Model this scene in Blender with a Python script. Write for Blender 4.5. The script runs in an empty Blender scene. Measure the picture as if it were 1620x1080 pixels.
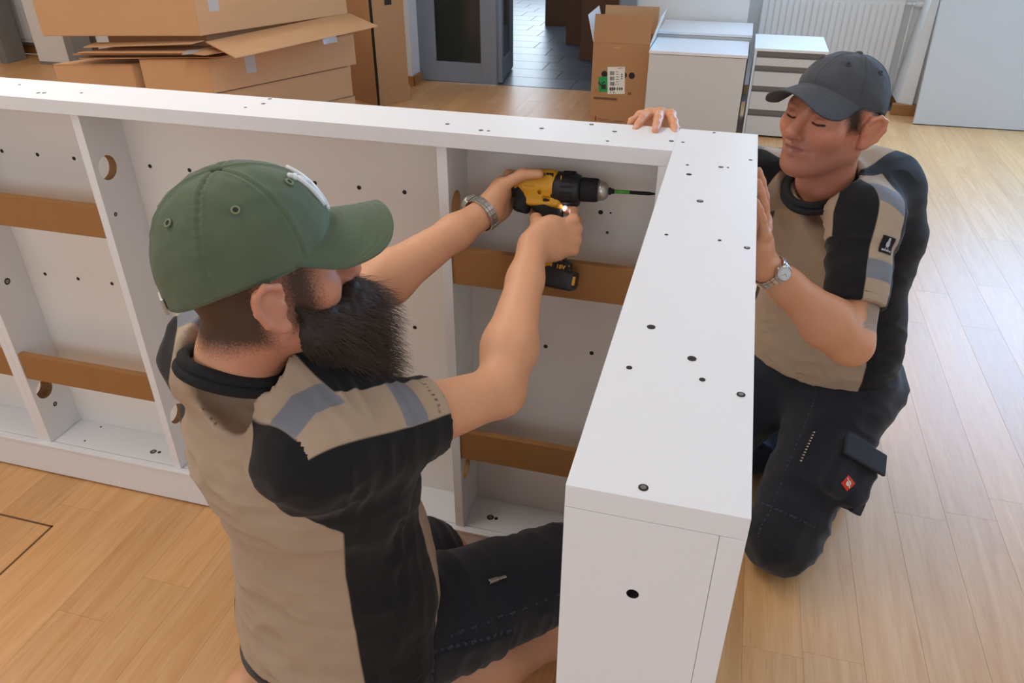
import bpy, bmesh, math, random
import numpy as np
from mathutils import Vector, Matrix
random.seed(7); rng = np.random.default_rng(5)
SC = bpy.context.scene; COL = SC.collection
# ------------------------------------------------------------------ camera
cam_d = bpy.data.cameras.new('camera'); cam = bpy.data.objects.new('camera', cam_d); COL.objects.link(cam)
cam_d.sensor_width = 36.0; cam_d.lens = 36.0*1220.7/1620.0; cam_d.clip_start = 0.02
cam.location = (0, 0, 1.5028)
cam.rotation_euler = (math.pi/2-0.5492, 0, 0.2703)
SC.camera = cam
# ------------------------------------------------------------------ world, lamps, exposure
SC.view_settings.view_transform = 'Standard'; SC.view_settings.look = 'None'
SC.view_settings.gamma = 1.0; SC.view_settings.use_curve_mapping = False
SC.view_settings.exposure = 0.0
W = bpy.data.worlds.new('world'); SC.world = W; W.use_nodes = True
wn = W.node_tree.nodes; bg = wn['Background']
bg.inputs[0].default_value = (0.75, 0.87, 1.0, 1); bg.inputs[1].default_value = 1.4
def area(name, loc, rot, sx, sy, power, col):
    d = bpy.data.lights.new(name, 'AREA'); d.shape = 'RECTANGLE'; d.size = sx; d.size_y = sy
    d.energy = power; d.color = col
    o = bpy.data.objects.new(name, d); o.location = loc; o.rotation_euler = rot; COL.objects.link(o); return o
R90 = math.pi/2
# daylight through the windows of the back wall, the right wall and the wall behind the photographer
area('window_light', (2.75, 6.02, 1.85), (-R90, 0, 0), 2.3, 1.5, 150, (0.28, 0.57, 1.0))
area('window_light', (0.65, 6.36, 1.75), (-R90, 0, 0), 0.95, 1.4, 26, (0.55, 0.75, 1.0))
area('window_light', (3.93, 3.0, 1.75), (0, R90, 0), 1.6, 4.4, 20, (0.60, 0.80, 1.0))
area('window_light', (-1.0, -2.42, 1.8), (R90, 0, 0), 5.5, 1.4, 33, (0.92, 0.96, 1.0))
# long office ceiling lamps
area('ceiling_light', (1.2, 1.4, 2.93), (0, 0, 0), 0.5, 3.2, 9, (1.0, 0.97, 0.93))
area('ceiling_light', (-1.7, 1.6, 2.93), (0, 0, 0), 0.5, 3.2, 44, (1.0, 0.97, 0.92))
area('ceiling_light', (-4.6, 3.0, 2.93), (0, 0, 0), 0.5, 3.2, 46, (1.0, 0.97, 0.92))
area('hall_light', (-2.6, 11.9, 1.6), (-R90, 0, 0), 1.6, 2.2, 62, (0.72, 0.86, 1.0))
area('hall_light', (-2.0, 8.8, 2.85), (0, 0, 0), 1.2, 1.2, 11, (0.85, 0.92, 1.0))

# ------------------------------------------------------------------ helpers
def lin(h):
    h = h.lstrip('#'); v = [int(h[i:i+2], 16)/255 for i in (0, 2, 4)]
    return tuple(x/12.92 if x <= 0.04045 else ((x+0.055)/1.055)**2.4 for x in v) + (1,)
def nodes(name):
    m = bpy.data.materials.new(name); m.use_nodes = True
    return m, m.node_tree.nodes, m.node_tree.links, m.node_tree.nodes['Principled BSDF']
def mat(name, col, rough=0.5, metal=0.0, spec=0.5, var=0.0, scale=8.0, bump=0.0, bscale=60.0, stretch=(1, 1, 1), coat=0.0, emit=None):
    """plain procedural material: base colour with a little noise variation and fine relief"""
    m, n, l, b = nodes(name); c = lin(col) if isinstance(col, str) else col
    b.inputs['Base Color'].default_value = c; b.inputs['Roughness'].default_value = rough
    b.inputs['Metallic'].default_value = metal; b.inputs['Specular IOR Level'].default_value = spec
    b.inputs['Coat Weight'].default_value = coat
    if var or bump:
        tc = n.new('ShaderNodeTexCoord'); mp = n.new('ShaderNodeMapping'); mp.inputs['Scale'].default_value = stretch
        l.new(tc.outputs['Object'], mp.inputs['Vector'])
    if var:
        t = n.new('ShaderNodeTexNoise'); t.inputs['Scale'].default_value = scale; t.inputs['Detail'].default_value = 4
        l.new(mp.outputs[0], t.inputs['Vector'])
        mx = n.new('ShaderNodeMix'); mx.data_type = 'RGBA'
        mx.inputs[6].default_value = tuple(min(1, x*(1-var)) for x in c[:3]) + (1,)
        mx.inputs[7].default_value = tuple(min(1, x*(1+var)) for x in c[:3]) + (1,)
        l.new(t.outputs['Fac'], mx.inputs[0]); l.new(mx.outputs[2], b.inputs['Base Color'])
    if bump:
        t2 = n.new('ShaderNodeTexNoise'); t2.inputs['Scale'].default_value = bscale; t2.inputs['Detail'].default_value = 3
        l.new(mp.outputs[0], t2.inputs['Vector'])
        bp = n.new('ShaderNodeBump'); bp.inputs['Strength'].default_value = bump; bp.inputs['Distance'].default_value = 0.002
        l.new(t2.outputs['Fac'], bp.inputs['Height']); l.new(bp.outputs[0], b.inputs['Normal'])
    if emit:
        b.inputs['Emission Color'].default_value = lin(emit[0]); b.inputs['Emission Strength'].default_value = emit[1]
    return m
def link(name, me, m=None, parent=None, smooth=False):
    o = bpy.data.objects.new(name, me); COL.objects.link(o)
    if m is not None:
        for q in (m if isinstance(m, (list, tuple)) else [m]): me.materials.append(q)
    if smooth: me.polygons.foreach_set('use_smooth', [True]*len(me.polygons))
    if parent is not None: o.parent = parent
    return o
def obj(name, bm, m=None, parent=None, smooth=False, keep=False):
    me = bpy.data.meshes.new(name); bmesh.ops.recalc_face_normals(bm, faces=bm.faces) if not keep else None
    bm.to_mesh(me); bm.free(); return link(name, me, m, parent, smooth)
def rawmesh(name, v, f, m=None, parent=None, smooth=True):
    me = bpy.data.meshes.new(name); me.from_pydata([tuple(x) for x in v], [], [tuple(x) for x in f]); me.update()
    return link(name, me, m, parent, smooth)
def tag(o, label=None, cat=None, group=None, kind=None):
    if label: o['label'] = label
    if cat: o['category'] = cat
    if group: o['group'] = group
    if kind: o['kind'] = kind
    return o
def empty(name, loc=(0, 0, 0), label=None, cat=None, group=None):
    o = bpy.data.objects.new(name, None); COL.objects.link(o); o.location = loc; o.empty_display_size = 0.05
    return tag(o, label, cat, group)
def add_box(bm, x0, x1, y0, y1, z0, z1, bev=0.0, mi=0, M=None):
    r = bmesh.ops.create_cube(bm, size=1.0); vs = r['verts']
    for v in vs: v.co = Vector((x0+(v.co.x+.5)*(x1-x0), y0+(v.co.y+.5)*(y1-y0), z0+(v.co.z+.5)*(z1-z0)))
    if bev:
        es = list({e for v in vs for e in v.link_edges})
        rb = bmesh.ops.bevel(bm, geom=es, offset=bev, segments=2, affect='EDGES', profile=0.6)
        vs = list({v for f in rb['faces'] for v in f.verts} | {v for v in vs if v.is_valid})
    fs = {f for v in vs if v.is_valid for f in v.link_faces}
    for f in fs: f.material_index = mi
    if M is not None: bmesh.ops.transform(bm, matrix=M, verts=[v for v in vs if v.is_valid])
    return vs
def box(name, x0, x1, y0, y1, z0, z1, m, parent=None, bev=0.0):
    bm = bmesh.new(); add_box(bm, x0, x1, y0, y1, z0, z1, bev); return obj(name, bm, m, parent)
def prism(name, pts, z0, z1, m, parent=None, bev=0.0):
    """upright prism over a plan polygon"""
    bm = bmesh.new(); vs = [bm.verts.new((p[0], p[1], z0)) for p in pts]; f = bm.faces.new(vs)
    r = bmesh.ops.extrude_face_region(bm, geom=[f])
    bmesh.ops.translate(bm, vec=(0, 0, z1-z0), verts=[v for v in r['geom'] if isinstance(v, bmesh.types.BMVert)])
    if bev: bmesh.ops.bevel(bm, geom=list(bm.edges), offset=bev, segments=2, affect='EDGES')
    return obj(name, bm, m, parent)
def add_cyl(bm, a, b, ra, rb=None, seg=12, cap=True, mi=0):
    a, b = Vector(a), Vector(b); d = b-a; rb = ra if rb is None else rb
    M = Matrix.Translation((a+b)/2) @ d.to_track_quat('Z', 'Y').to_matrix().to_4x4()
    r = bmesh.ops.create_cone(bm, cap_ends=cap, segments=seg, radius1=ra, radius2=rb, depth=d.length, matrix=M)
    for f in {f for v in r['verts'] for f in v.link_faces}: f.material_index = mi
    return r['verts']
def add_ball(bm, c, r, seg=12, rings=8, scale=(1, 1, 1), mi=0):
    M = Matrix.Translation(c) @ Matrix.Diagonal((r*scale[0], r*scale[1], r*scale[2], 1))
    q = bmesh.ops.create_uvsphere(bm, u_segments=seg, v_segments=rings, radius=1, matrix=M)
    for f in {f for v in q['verts'] for f in v.link_faces}: f.material_index = mi
    return q['verts']
def tube(bm, pts, r, seg=8, closed=False):
    """swept tube through points (r: number or list)"""
    P = [Vector(p) for p in pts]; n = len(P); rs = r if isinstance(r, (list, tuple)) else [r]*n
    rings = []; up = None
    for i, p in enumerate(P):
        d = (P[(i+1) % n]-P[i-1]) if closed else (P[min(i+1, n-1)]-P[max(i-1, 0)])
        d.normalize()
        if up is None: up = d.orthogonal().normalized()
        up = (up-d*up.dot(d)).normalized(); s = d.cross(up)
        rings.append([bm.verts.new(p+(up*math.cos(t)+s*math.sin(t))*rs[i]) for t in [k*2*math.pi/seg for k in range(seg)]])
    for i in range(n if closed else n-1):
        A, B = rings[i], rings[(i+1) % n]
        for k in range(seg): bm.faces.new((A[k], A[(k+1) % seg], B[(k+1) % seg], B[k]))
    if not closed: bm.faces.new(rings[0][::-1]); bm.faces.new(rings[-1])
def plate(name, outline, holes, thick, M, m, parent=None, bev=0.0):
    """flat plate (local xy, extruded in z) with real round holes; material 1 lines the holes"""
    bm = bmesh.new()
    def loop(ps):
        vs = [bm.verts.new((x, y, 0)) for x, y in ps]; return [bm.edges.new((vs[i], vs[(i+1) % len(vs)])) for i in range(len(vs))]
    es = loop(outline)
    for (x, y, r) in holes: es += loop([(x+r*math.cos(t), y+r*math.sin(t)) for t in [k*math.pi/12 for k in range(24)]])
    bmesh.ops.triangle_fill(bm, edges=es, use_beauty=True)
    fs = list(bm.faces); r = bmesh.ops.extrude_face_region(bm, geom=fs)
    bmesh.ops.translate(bm, vec=(0, 0, thick), verts=[v for v in r['geom'] if isinstance(v, bmesh.types.BMVert)])
    bmesh.ops.recalc_face_normals(bm, faces=bm.faces)
    for f in bm.faces:
        c = f.calc_center_median()
        if abs(f.normal.z) < .5 and any(abs(math.hypot(c.x-x, c.y-y)-rr) < rr*.1 for x, y, rr in holes): f.material_index = 1
    bmesh.ops.transform(bm, matrix=M, verts=bm.verts); return obj(name, bm, m, parent)
def copies(o, n=1):
    c = o.copy(); COL.objects.link(c); return c
def frame(o, x, y, z): # matrix with columns x,y,z and origin o
    M = Matrix.Identity(4)
    for i, v in enumerate((x, y, z, o)):
        for k in range(3): M[k][i] = v[k]
    return M
def text_bm(s, size, depth=0.0006, bold=0.0):
    """flat lettering as mesh, centred in its own xy plane"""
    cu = bpy.data.curves.new('t', 'FONT'); cu.body = s; cu.size = size; cu.align_x = 'CENTER'; cu.align_y = 'CENTER'
    cu.extrude = depth; cu.offset = bold; cu.resolution_u = 3
    t = bpy.data.objects.new('t', cu); COL.objects.link(t); dg = bpy.context.evaluated_depsgraph_get()
    me = bpy.data.meshes.new_from_object(t.evaluated_get(dg)); bm = bmesh.new(); bm.from_mesh(me)
    bpy.data.objects.remove(t); bpy.data.curves.remove(cu); bpy.data.meshes.remove(me); return bm
# ------------------------------------------------------------------ materials
M_wall = mat('white_wall_paint', '#e6e5e2', 0.75, var=.02, scale=3, bump=.1, bscale=90)
M_ceil = mat('ceiling_paint', '#f0efec', 0.9)
M_white = mat('white_melamine', '#e9e9ea', 0.38, var=.01, scale=2, bump=.03, bscale=300)
M_whiteback = mat('white_back_board', '#e8e2db', 0.5, var=.02, scale=3)
M_chip = mat('chipboard', '#9a7448', 0.9, var=.35, scale=160, bump=.5, bscale=200)
M_mdf = mat('brown_fibreboard', '#a0703f', 0.7, var=.06, scale=14, bump=.05, bscale=200)
M_hole = mat('dark_hole', '#2b2522', 0.9)
M_screw = mat('screw_metal', '#8b8a86', 0.35, metal=.9)
M_card = mat('cardboard', '#c99d72', 0.85, var=.05, scale=6, bump=.08, bscale=120, stretch=(1, 1, 4))
M_cardpink = mat('kraft_cardboard_dark', '#b0845b', 0.85, var=.05, scale=6, bump=.08, bscale=120)
M_cardbrown = mat('brown_board', '#6f4c36', 0.7, var=.05, scale=4)
M_cardwhite = mat('white_coated_cardboard', '#d5d2cc', 0.6, var=.03, scale=8)
M_tape = mat('grey_packing_tape', '#b8b4b2', 0.25)
M_black = mat('black_strap', '#1b1a1a', 0.5)
M_doorgrey = mat('grey_door_paint', '#858e99', 0.4, var=.02, scale=4)
M_felt = mat('grey_felt_board', '#85837f', 0.95, var=.12, scale=60, bump=.3, bscale=200)
M_rad = mat('radiator_enamel', '#e2e1de', 0.35)
M_alu = mat('grey_handle_strip', '#7b7a78', 0.4, metal=.6)
M_lightgrey = mat('light_grey_front', '#cfcecb', 0.45, var=.01, scale=3)
M_base = mat('oak_baseboard', '#a8753f', 0.45, var=.12, scale=10, stretch=(.3, 3, 3))
M_pen = mat('black_print', '#2a2a2a', 0.8)
M_label = mat('label_paper', '#e4e4dc', 0.6)
M_green = mat('green_sticker', '#149447', 0.5)

def glass_mat(name, col, rough=.05):
    m, n, l, b = nodes(name); b.inputs['Base Color'].default_value = lin(col); b.inputs['Roughness'].default_value = rough
    b.inputs['Transmission Weight'].default_value = .6; b.inputs['IOR'].default_value = 1.45; return m
M_glass = glass_mat('dark_door_glass', '#3c433d', .12)
M_pane = glass_mat('window_glass', '#ffffff', .02)

def plank_mat():
    m, n, l, b = nodes('oak_parquet')
    tc = n.new('ShaderNodeTexCoord'); oi = n.new('ShaderNodeObjectInfo')
    off = n.new('ShaderNodeVectorMath'); off.operation = 'SCALE'; off.inputs[3].default_value = 37.0
    cx = n.new('ShaderNodeCombineXYZ'); l.new(oi.outputs['Random'], cx.inputs[0]); l.new(oi.outputs['Random'], cx.inputs[1])
    l.new(cx.outputs[0], off.inputs[0])
    ad = n.new('ShaderNodeVectorMath'); ad.operation = 'ADD'; l.new(tc.outputs['Object'], ad.inputs[0]); l.new(off.outputs[0], ad.inputs[1])
    mp = n.new('ShaderNodeMapping'); mp.inputs['Scale'].default_value = (14, .9, 1); l.new(ad.outputs[0], mp.inputs[0])
    g = n.new('ShaderNodeTexNoise'); g.inputs['Scale'].default_value = 2.2; g.inputs['Detail'].default_value = 6; g.inputs['Distortion'].default_value = 1.2
    l.new(mp.outputs[0], g.inputs['Vector'])
    mp2 = n.new('ShaderNodeMapping'); mp2.inputs['Scale'].default_value = (90, 4, 1); l.new(ad.outputs[0], mp2.inputs[0])
    g2 = n.new('ShaderNodeTexNoise'); g2.inputs['Scale'].default_value = 3; g2.inputs['Detail'].default_value = 3; l.new(mp2.outputs[0], g2.inputs['Vector'])
    r1 = n.new('ShaderNodeValToRGB'); e = r1.color_ramp.elements
    e[0].position = .3; e[0].color = lin('#d29a60'); e[1].position = .72; e[1].color = lin('#e2b07a')
    l.new(g.outputs['Fac'], r1.inputs[0])
    mx = n.new('ShaderNodeMix'); mx.data_type = 'RGBA'; mx.blend_type = 'MULTIPLY'; mx.inputs[0].default_value = .35
    r2 = n.new('ShaderNodeValToRGB'); r2.color_ramp.elements[0].position = .32; r2.color_ramp.elements[0].color = (.78, .70, .62, 1); r2.color_ramp.elements[1].position = .5; r2.color_ramp.elements[1].color = (1, 1, 1, 1)
    l.new(g2.outputs['Fac'], r2.inputs[0]); l.new(r1.outputs[0], mx.inputs[6]); l.new(r2.outputs[0], mx.inputs[7])
    hs = n.new('ShaderNodeHueSaturation'); mr = n.new('ShaderNodeMapRange'); mr.inputs[3].default_value = .93; mr.inputs[4].default_value = 1.08
    l.new(oi.outputs['Random'], mr.inputs[0]); l.new(mr.outputs[0], hs.inputs['Value']); l.new(mx.outputs[2], hs.inputs['Color'])
    l.new(hs.outputs[0], b.inputs['Base Color'])
    b.inputs['Roughness'].default_value = .36; b.inputs['Specular IOR Level'].default_value = .6
    rr = n.new('ShaderNodeMapRange'); rr.inputs[3].default_value = .34; rr.inputs[4].default_value = .46; l.new(g.outputs['Fac'], rr.inputs[0]); l.new(rr.outputs[0], b.inputs['Roughness'])
    bp = n.new('ShaderNodeBump'); bp.inputs['Strength'].default_value = .06; bp.inputs['Distance'].default_value = .001
    l.new(g2.outputs['Fac'], bp.inputs['Height']); l.new(bp.outputs[0], b.inputs['Normal'])
    return m
M_oak = plank_mat()
M_gap = mat('plank_gap', '#6b4a2a', .8)
def tile_mat():
    m, n, l, b = nodes('slate_tile'); oi = n.new('ShaderNodeObjectInfo')
    t = n.new('ShaderNodeTexNoise'); t.inputs['Scale'].default_value = 7; t.inputs['Detail'].default_value = 5
    tc = n.new('ShaderNodeTexCoord'); l.new(tc.outputs['Object'], t.inputs['Vector'])
    r = n.new('ShaderNodeValToRGB'); r.color_ramp.elements[0].color = lin('#4f5763'); r.color_ramp.elements[1].color = lin('#6d7580'); l.new(t.outputs['Fac'], r.inputs[0])
    hs = n.new('ShaderNodeHueSaturation'); mr = n.new('ShaderNodeMapRange'); mr.inputs[3].default_value = .85; mr.inputs[4].default_value = 1.15
    l.new(oi.outputs['Random'], mr.inputs[0]); l.new(mr.outputs[0], hs.inputs['Value']); l.new(r.outputs[0], hs.inputs['Color']); l.new(hs.outputs[0], b.inputs['Base Color'])
    b.inputs['Roughness'].default_value = .36; return m
M_tile = tile_mat(); M_grout = mat('tile_grout', '#2f3338', .9)

# ------------------------------------------------------------------ setting
def struct(o): o['kind'] = 'structure'; return o
YB = 6.2
floor = struct(box('floor', -8.2, 4.0, -2.5, 6.2, -.06, -.004, M_gap))
def in_view(x, y):
    F = (-.2278, .8221, -.5220); d = (x, y, -1.5028); z = sum(a*b for a, b in zip(F, d))
    if z < .2: return False
    px = 810+1220.7*(x*.9637+y*.2670)/z; py = 540-1220.7*(x*(-.1394)+y*.5030+(-1.5028)*.8529)/z
    return -20 < px < 1640 and -20 < py < 1100
PW = .131; plks = []; mem = {}
for i in range(-62, 31):
    x0 = -1.371+PW*(i+1); y = -2.5-random.random()*1.2
    if x0 < -8.2 or x0+PW > 4.0: continue
    while y < 6.19:
        L = random.choice((.9, 1.1, 1.3)); y0, y1 = max(y, -2.5), min(y+L, 6.2)
        if y1-y0 > .02: plks.append((x0, y0, y1))
        y += L
plks = [(x0+.0, max(-2.5, y0), y1) for x0, y0, y1 in plks]
vis = [p for p in plks if any(in_view(p[0]+a*PW, p[1]+b*(p[2]-p[1])) for a in (0, .5, 1) for b in (0, .25, .5, .75, 1))
       and not (p[0] < -2.6 and p[1] < 4.2 and p[1] > 1.43+.3*(-p[0]))]
vis.sort(key=lambda p: math.hypot(p[0]+PW/2, (p[1]+p[2])/2))
near = set(vis[:300]); rest = [p for p in plks if p not in near]
for p in vis[:300]:
    L = round(p[2]-p[1], 3)
    if L not in mem:
        bm = bmesh.new(); add_box(bm, -PW/2+.0002, PW/2-.0002, -L/2+.0002, L/2-.0002, -.012, 0, .0004)
        o = obj('plank', bm, M_oak, floor); mem[L] = o.data
    else:
        o = bpy.data.objects.new('plank', mem[L]); COL.objects.link(o); o.parent = floor
    o.location = (p[0]+PW/2, (p[1]+p[2])/2, 0)
bm = bmesh.new()
for p in rest: add_box(bm, p[0]+.0004, p[0]+PW-.0004, p[1]+.0004, p[2]-.0004, -.012, 0)
tag(obj('outer_planks', bm, M_oak, floor), kind='stuff')
# floor hatch: a dark L-shaped joint let into the parquet
bm = bmesh.new()
add_box(bm, -2.4, -1.588, 1.119, 1.124, -.004, .0012); add_box(bm, -1.593, -1.588, .5, 1.124, -.004, .0012)
add_box(bm, -2.4, -1.588, .5, .505, -.004, .0012); add_box(bm, -2.4, -2.395, .5, 1.124, -.004, .0012)
obj('hatch_joint', bm, M_gap, floor)

struct(box('ceiling', -8.3, 4.1, -2.6, 12.6, 3.0, 3.1, M_ceil))
struct(box('wall_left', -8.3, -8.2, -2.6, 6.3, 0, 3, M_wall))
# right wall with a window band
wr = struct(box('wall_right', 4.0, 4.12, -2.6, 6.3, 0, .9, M_wall))
box('wall_panel', 4.0, 4.12, -2.6, 6.3, 2.6, 3, M_wall, wr); box('wall_panel', 4.0, 4.12, -2.6, .7, .9, 2.6, M_wall, wr); box('wall_panel', 4.0, 4.12, 5.3, 6.3, .9, 2.6, M_wall, wr)
wf = struct(box('wall_front', -8.3, 4.1, -2.6, -2.5, 0, 1.05, M_wall))
box('wall_panel', -8.3, 4.1, -2.6, -2.5, 2.55, 3, M_wall, wf); box('wall_panel', -8.3, -3.9, -2.6, -2.5, 1.05, 2.55, M_wall, wf); box('wall_panel', 1.9, 4.1, -2.6, -2.5, 1.05, 2.55, M_wall, wf)
# back wall: pier left of the door, wall between door and niche, niche behind the radiator, right wall with window
wb = struct(box('wall_back', -.755, .045, 6.2, 6.5, 0, 3, M_wall))
struct(box('wall_back', -5.5, -2.5, 6.0, 6.5, 0, 3, M_wall, None, .004))
struct(box('wall_back', -8.2, -5.5, 6.22, 6.5, 0, 3, M_wall, None))
struct(box('wall_back', -2.5, -.755, 6.2, 6.5, 2.25, 3, M_wall, None))
struct(box('wall_back', .045, 1.26, 6.42, 6.5, 0, .9, M_wall, None)); struct(box('wall_back', .045, 1.26, 6.42, 6.5, 2.6, 3, M_wall, None))
pier = struct(box('wall_back', 1.255, 1.5, 6.14, 6.5, 0, 3, M_wall, None, .01))
struct(box('wall_back', 1.5, 4.0, 6.14, 6.5, 0, .95, M_wall, None)); struct(box('wall_back', 1.5, 4.0, 6.14, 6.5, 2.65, 3, M_wall, None))
bm = bmesh.new()   # tapering plaster foot of the pier
v = [bm.verts.new(p) for p in ((1.16, 6.42, .075), (1.255, 6.42, .075), (1.255, 6.1, .075), (1.16, 6.15, .075), (1.25, 6.42, 1.2), (1.256, 6.42, 1.2), (1.256, 6.14, 1.2), (1.25, 6.15, 1.2))]
for q in ((3, 2, 1, 0), (4, 5, 6, 7), (0, 1, 5, 4), (1, 2, 6, 5), (2, 3, 7, 6), (3, 0, 4, 7)): bm.faces.new([v[i] for i in q])
obj('pier_foot', bm, M_wall, pier)
def baseb(name, *a): return struct(box(name, *a, M_base, None, .003))
baseb('baseboard_back', .045, 1.2, 6.40, 6.42, 0, .075)
baseb('baseboard_pier', 1.13, 1.5, 6.09, 6.14, 0, .075)
baseb('baseboard_right', 1.5, 4.0, 6.12, 6.14, 0, .075)
baseb('baseboard_corner', .03, .06, 6.18, 6.40, 0, .075)
baseb('baseboard_middle', -.74, .03, 6.18, 6.2, 0, .075)
baseb('baseboard_left', -8.2, -5.5, 6.2, 6.22, 0, .075)
bj = baseb('baseboard_jamb', -2.5, -2.48, 5.98, 6.2, 0, .075); box('baseboard_return', -5.5, -2.48, 5.97, 6.0, 0, .075, M_base, bj, .003)
# window frames with panes
def window(name, x0, x1, y0, y1, z0, z1, axis, n):
    w = struct(empty(name, ((x0+x1)/2, (y0+y1)/2, z0)))
    bm = bmesh.new(); L = (x1-x0) if axis == 'x' else (y1-y0); H = z1-z0; t = .03
    def bar(a0, a1, b0, b1):
        if axis == 'x': add_box(bm, a0-L/2, a1-L/2, -t, t, b0, b1)
        else: add_box(bm, -t, t, a0-L/2, a1-L/2, b0, b1)
    bar(0, L, 0, .06); bar(0, L, H-.06, H)
    for k in range(n+1): a = (L-.06)*k/n; bar(a, a+.06, 0, H)
    obj('window_frame', bm, M_rad, w)
    for k in range(n):
        a, c = (L-.06)*k/n+.06, (L-.06)*(k+1)/n
        bm = bmesh.new()
        if axis == 'x': add_box(bm, a-L/2, c-L/2, -.003, .003, .06, H-.06)
        else: add_box(bm, -.003, .003, a-L/2, c-L/2, .06, H-.06)
        obj('pane', bm, M_pane, w)
    return w
window('window_1', 1.5, 4.0, 6.3, 6.3, .95, 2.65, 'x', 2); window('window_2', .045, 1.26, 6.46, 6.46, .9, 2.6, 'x', 1)
window('window_3', 4.06, 4.06, .7, 5.3, .9, 2.6, 'y', 4); window('window_4', -3.9, 1.9, -2.55, -2.55, 1.05, 2.55, 'x', 5)

# door: fixed leaf with dark glass, frame, and the opening leaf folded into the hall
d1 = struct(empty('door_1', (-2.15, 6.17, 0)))
def leaf(name, w, h, gx0, gx1, gz0, gz1, m, parent, t=.05):
    bm = bmesh.new()
    add_box(bm, 0, gx0, 0, t, .012, h, .002); add_box(bm, gx1, w, 0, t, .012, h, .002)
    add_box(bm, gx0, gx1, 0, t, .012, gz0, .002); add_box(bm, gx0, gx1, 0, t, gz1, h, .002)
    f = obj(name, bm, m, parent)
    bm = bmesh.new(); add_box(bm, gx0, gx1, t*.4, t*.6, gz0, gz1); obj('door_glass', bm, M_glass, f); return f
l1 = leaf('door_leaf', .62, 2.2, .107, .49, .165, 2.05, M_doorgrey, d1); l1.location = (-.31, 0, 0)
l2 = leaf('door_leaf', .62, 2.2, .09, .53, .165, 2.05, M_doorgrey, d1); l2.location = (.34, .06, 0); l2.rotation_euler = (0, 0, math.radians(97))
bm = bmesh.new(); add_cyl(bm, (.345, .35, 1.0), (.40, .35, 1.0), .01); add_cyl(bm, (.40, .35, 1.0), (.40, .47, 1.0), .009); obj('door_handle', bm, M_screw, d1)
t1 = struct(box('trim_1', -.87, -.755, 6.16, 6.3, 0, 2.25, M_doorgrey, None, .004)); box('frame_lip', -.89, -.865, 6.2, 6.27, 0, 2.25, M_doorgrey, t1)
struct(box('trim_2', -2.5, -2.455, 6.17, 6.28, 0, 2.25, M_doorgrey, None, .003))
struct(box('trim_3', -2.46, -.87, 6.17, 6.28, 2.21, 2.25, M_doorgrey, None, .003))
# hall beyond the door: slate tiles in a running bond
hf = struct(box('floor_hall', -6.0, 1.0, 6.2, 12.5, -.06, -.006, M_grout)); nt = 0; tiles = []
for j in range(18):
    y0 = 6.215+j*.31
    for i in range(-9, 3): tiles.append((i*.62+(.31 if j % 2 else 0)+.12*(j % 3), y0))
hv = [t for t in tiles if in_view(t[0]+.3, t[1]+.15) and -3.1 < t[0] < -.2]
bm = bmesh.new(); add_box(bm, .003, .617, .003, .307, -.012, 0, .001); tmesh = None
for t in tiles:
    if tmesh is None: o = obj('tile', bm, M_tile, hf); tmesh = o.data
    else: o = bpy.data.objects.new('tile', tmesh); COL.objects.link(o); o.parent = hf
    o.location = (t[0], t[1], 0)
wh = struct(box('wall_hall', -6.0, -3.4, 12.0, 12.1, 0, 3, M_wall)); box('wall_panel', -1.8, 1.0, 12.0, 12.1, 0, 3, M_wall, wh)
box('wall_panel', -3.5, -1.7, 12.0, 12.1, 2.7, 3, M_wall, wh)
box('wall_panel', -3.9, -3.8, 6.5, 12.0, 0, 3, M_wall, wh); box('wall_panel', .4, .5, 6.5, 12.0, 0, 3, M_wall, wh)
# ------------------------------------------------------------------ the two white furniture carcasses forming an L
H = 1.10; YF, Y1 = 1.2963, 1.4315; XL, XR, YN = -.08, .058, .4424
def screw_set(name, pts, parent, ax, m=None):
    """pts: (x,y,z,r,kind) little bored holes with a dark well and a metal screw head"""
    bm = bmesh.new()
    for x, y, z, r, k in pts:
        n = {'z': Vector((0, 0, 1)), 'y': Vector((0, -1, 0)), 'x': Vector((1, 0, 0))}[ax]; p = Vector((x, y, z))
        add_cyl(bm, p-n*.002, p+n*.0004, r, r, 10, mi=0)
        if k: add_cyl(bm, p-n*.001, p+n*.0009, r*.72, r*.6, 8, mi=1)
    o = obj(name, bm, [M_hole, M_screw], parent); return tag(o, kind='stuff')
A = empty('shelf_carcass', (-1.3, 1.36, 0), 'long white open-fronted furniture carcass with brown fibreboard rails standing on its side', 'cabinet')
def ab(name, x0, x1, y0, y1, z0, z1, m=M_white, bev=.0015, parent=None):
    o = box(name, x0, x1, y0, y1, z0, z1, m, None, bev)
    o.parent = parent or A
    o.matrix_parent_inverse = Matrix.Translation((1.3, -1.36, 0)) if (parent is None) else Matrix.Identity(4)
    return o
def inA(o): o.parent = A; o.matrix_parent_inverse = Matrix.Translation((1.3, -1.36, 0)); return o
XA = -2.75
ab('top_panel', XA, XL-.0001, YF, Y1, H-.028, H, M_white, .0003)
ab('back_panel', XA, XL-.022, 1.42, Y1-.001, .012, H-.028, M_whiteback, 0)
ab('bottom_shelf', XA, XL-.022, 1.314, 1.42, .095, .115)
ab('kick_board', XA, XL-.0005, YF, YF+.018, .006, .109)
ab('ledge_strip', XA, XL-.0225, YF-.004, YF+.0155, .1095, .116)
ab('end_panel', XL-.021, XL-.0005, YF, 1.42, .116, H-.0285)
ab('end_panel', XA-.02, XA, YF, Y1, .006, H)
def divider(x0, holes, split=False):
    # local x = world y - 1.305, local y = world z, thickness along x
    M = frame(Vector((x0, 1.305, 0)), Vector((0, 1, 0)), Vector((0, 0, 1)), Vector((1, 0, 0)))
    o = inA(plate('divider', [(0, .1165), (.1148, .1165), (.1148, H-.0285), (0, H-.0285)], holes, .02, M, [M_white, M_chip]))
    return o
HZ = [(.04, .945, .027), (.04, .275, .027)]
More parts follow.
